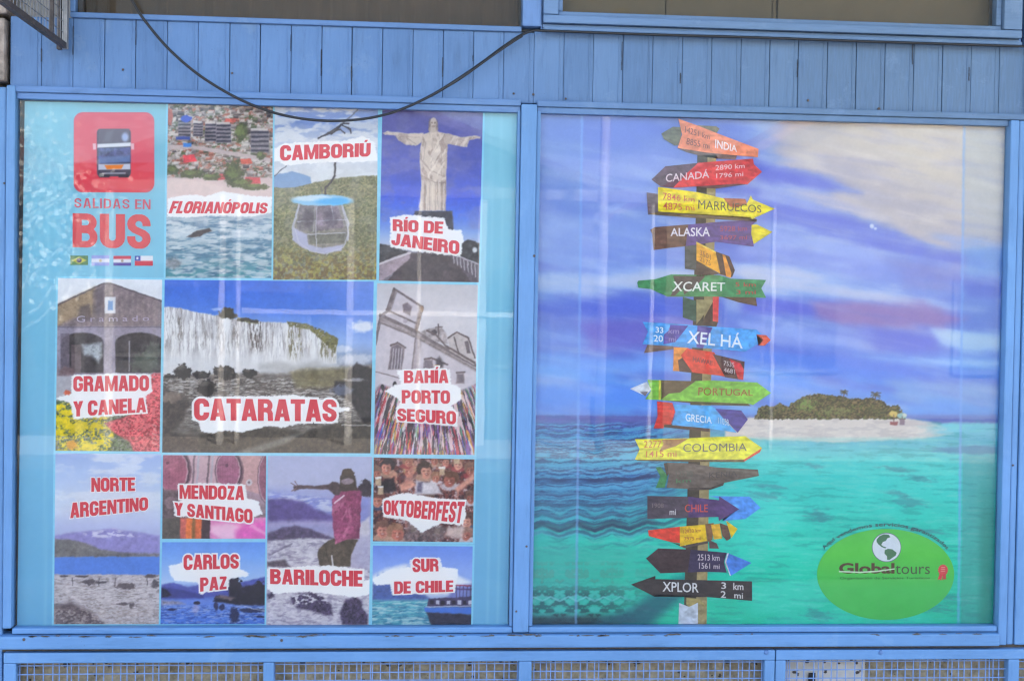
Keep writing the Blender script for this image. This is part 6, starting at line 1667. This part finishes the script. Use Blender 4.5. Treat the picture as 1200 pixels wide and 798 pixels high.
arrow('black arrow board pointing left at the foot of the post', ZE, [
    ([(25, 500), (195, 440), (195, 462), (865, 478), (865, 613), (550, 586), (190, 566), (190, 584)], (62, 54, 54))],
    [('XPLOR', (245, 548), (495, 556), (495, 490), (246, 480), (222, 222, 230), .008), ('3', (652, 530), (685, 530), (685, 486), (652, 484), (214, 210, 218), .01), ('2', (648, 590), (684, 592), (684, 546), (648, 544), (214, 210, 218), .01),
     ('km', (735, 536), (805, 538), (805, 490), (735, 488), (214, 210, 218), .008), ('mi', (742, 594), (802, 598), (802, 560), (742, 556), (214, 210, 218), .008)])

# ================================================================== GREEN OVAL STICKER on the glass
YK = 0.0195
st = thing('sticker', 'green oval globe sticker stuck over the sea at the lower right of the island poster', 'sticker', (1.33, YK, .82))
ecx, ecy, erx, ery = 940 + 578 / 5.91, 600 + 430 / 5.91, 475 / 5.91, 315 / 5.91
c = Cv(ecx - erx - 2, ecy - ery - 2, ecx + erx + 2, ecy + ery + 2, (92, 196, 92))
c.grad([(610, (96, 196, 96)), (650, (94, 202, 84)), (690, (76, 192, 98)), (730, (72, 186, 90))])
c.grain(5, 20, 14, 3); c.grain(2, 2, 2, 4)
# elliptical sheet: rings x spokes
V = []; Fc = []; nr, ns = 26, 96
for r_ in range(nr + 1):
    for k in range(ns):
        a_ = 2 * math.pi * k / ns; V.append((ecx + erx * r_ / nr * math.cos(a_), ecy + ery * r_ / nr * math.sin(a_)))
for r_ in range(nr):
    for k in range(ns):
        Fc.append((r_ * ns + k, r_ * ns + (k + 1) % ns, (r_ + 1) * ns + (k + 1) % ns, (r_ + 1) * ns + k) if r_ else (k, ns + (k + 1) % ns, ns + k))
Va = np.array(V); me = bpy.data.meshes.new('oval_sheet')
me.from_pydata(WP(Va[:, 0], Va[:, 1], YK).tolist(), [], Fc)
at = me.attributes.new('ink', 'FLOAT_COLOR', 'POINT'); cc = ink(c.sample(Va[:, 0], Va[:, 1]))
at.data.foreach_set('color', np.concatenate([cc, np.ones((len(cc), 1))], 1).astype(np.float32).ravel())
link('oval_sheet', me, M_print, st)
ZG = lambda p: (940 + p[0] / 5.91, 600 + p[1] / 5.91)
L = Letters()
gx, gy_, gr = 585, 243, 97
ring = lambda r_: [ZG((gx + r_ * math.cos(2 * math.pi * k / 40), gy_ + r_ * math.sin(2 * math.pi * k / 40))) for k in range(40)]
L.poly(ring(gr + 5), YK - .0004, (96, 104, 130)); L.poly(ring(gr), YK - .0006, (216, 222, 238))
GREEN = (66, 118, 86)
L.poly([ZG(p) for p in ((515, 190), (535, 165), (565, 152), (600, 155), (612, 172), (590, 180), (580, 198), (560, 205), (548, 225), (562, 236), (585, 243), (575, 250), (550, 240), (528, 222), (516, 205))], YK - .0008, GREEN)
L.poly([ZG(p) for p in ((572, 262), (595, 252), (625, 256), (655, 280), (648, 300), (625, 315), (605, 330), (588, 328), (588, 305), (570, 285))], YK - .0008, GREEN)
L.build('globe', st)
L = Letters()
L.add('Global', quadmap(ZG((255, 425)), ZG((640, 425)), ZG((640, 350)), ZG((255, 350))), YK - .0006, (84, 62, 40), bold=.035)
L.add('tours', quadmap(ZG((646, 428)), ZG((885, 428)), ZG((885, 366)), ZG((646, 366))), YK - .0006, (70, 84, 60), bold=0)
L.poly([ZG(p) for p in ((255, 405), (400, 411), (520, 404), (640, 388), (640, 395), (520, 413), (400, 420), (255, 414))], YK - .0012, (206, 226, 206))
L.add('Organización de Servicios Turísticos', quadmap(ZG((262, 470)), ZG((885, 468)), ZG((885, 445)), ZG((262, 446))), YK - .0006, (60, 104, 60), bold=.006)
def arcmap(u, v):
    a_ = R(211) + u * R(118)
    rr = 1.03 + v * 0.115
    return ecx + erx * (1 + (rr - 1) * .65) * np.cos(a_), ecy + ery * rr * np.sin(a_)
L.add('Aquí vendemos servicios garantizados', arcmap, YK - .0006, (58, 74, 92), bold=.012)
L.build('lettering', st)
L = Letters()
L.poly([ZG((976 + 32 * (1 + .12 * (k % 2)) * math.cos(2 * math.pi * k / 28), 400 + 36 * (1 + .12 * (k % 2)) * math.sin(2 * math.pi * k / 28))) for k in range(28)], YK - .0006, (222, 74, 84))
L.poly([ZG(p) for p in ((952, 425), (975, 432), (962, 472), (950, 462), (938, 470))], YK - .0008, (218, 62, 74)); L.poly([ZG(p) for p in ((975, 430), (996, 425), (996, 468), (985, 460), (972, 472))], YK - .0009, (206, 58, 70))
for k in range(3): L.poly([ZG(p) for p in ((962, 380 + k * 13), (990, 378 + k * 13), (990, 383 + k * 13), (962, 385 + k * 13))], YK - .0009, (238, 150, 150))
L.build('rosette', st)
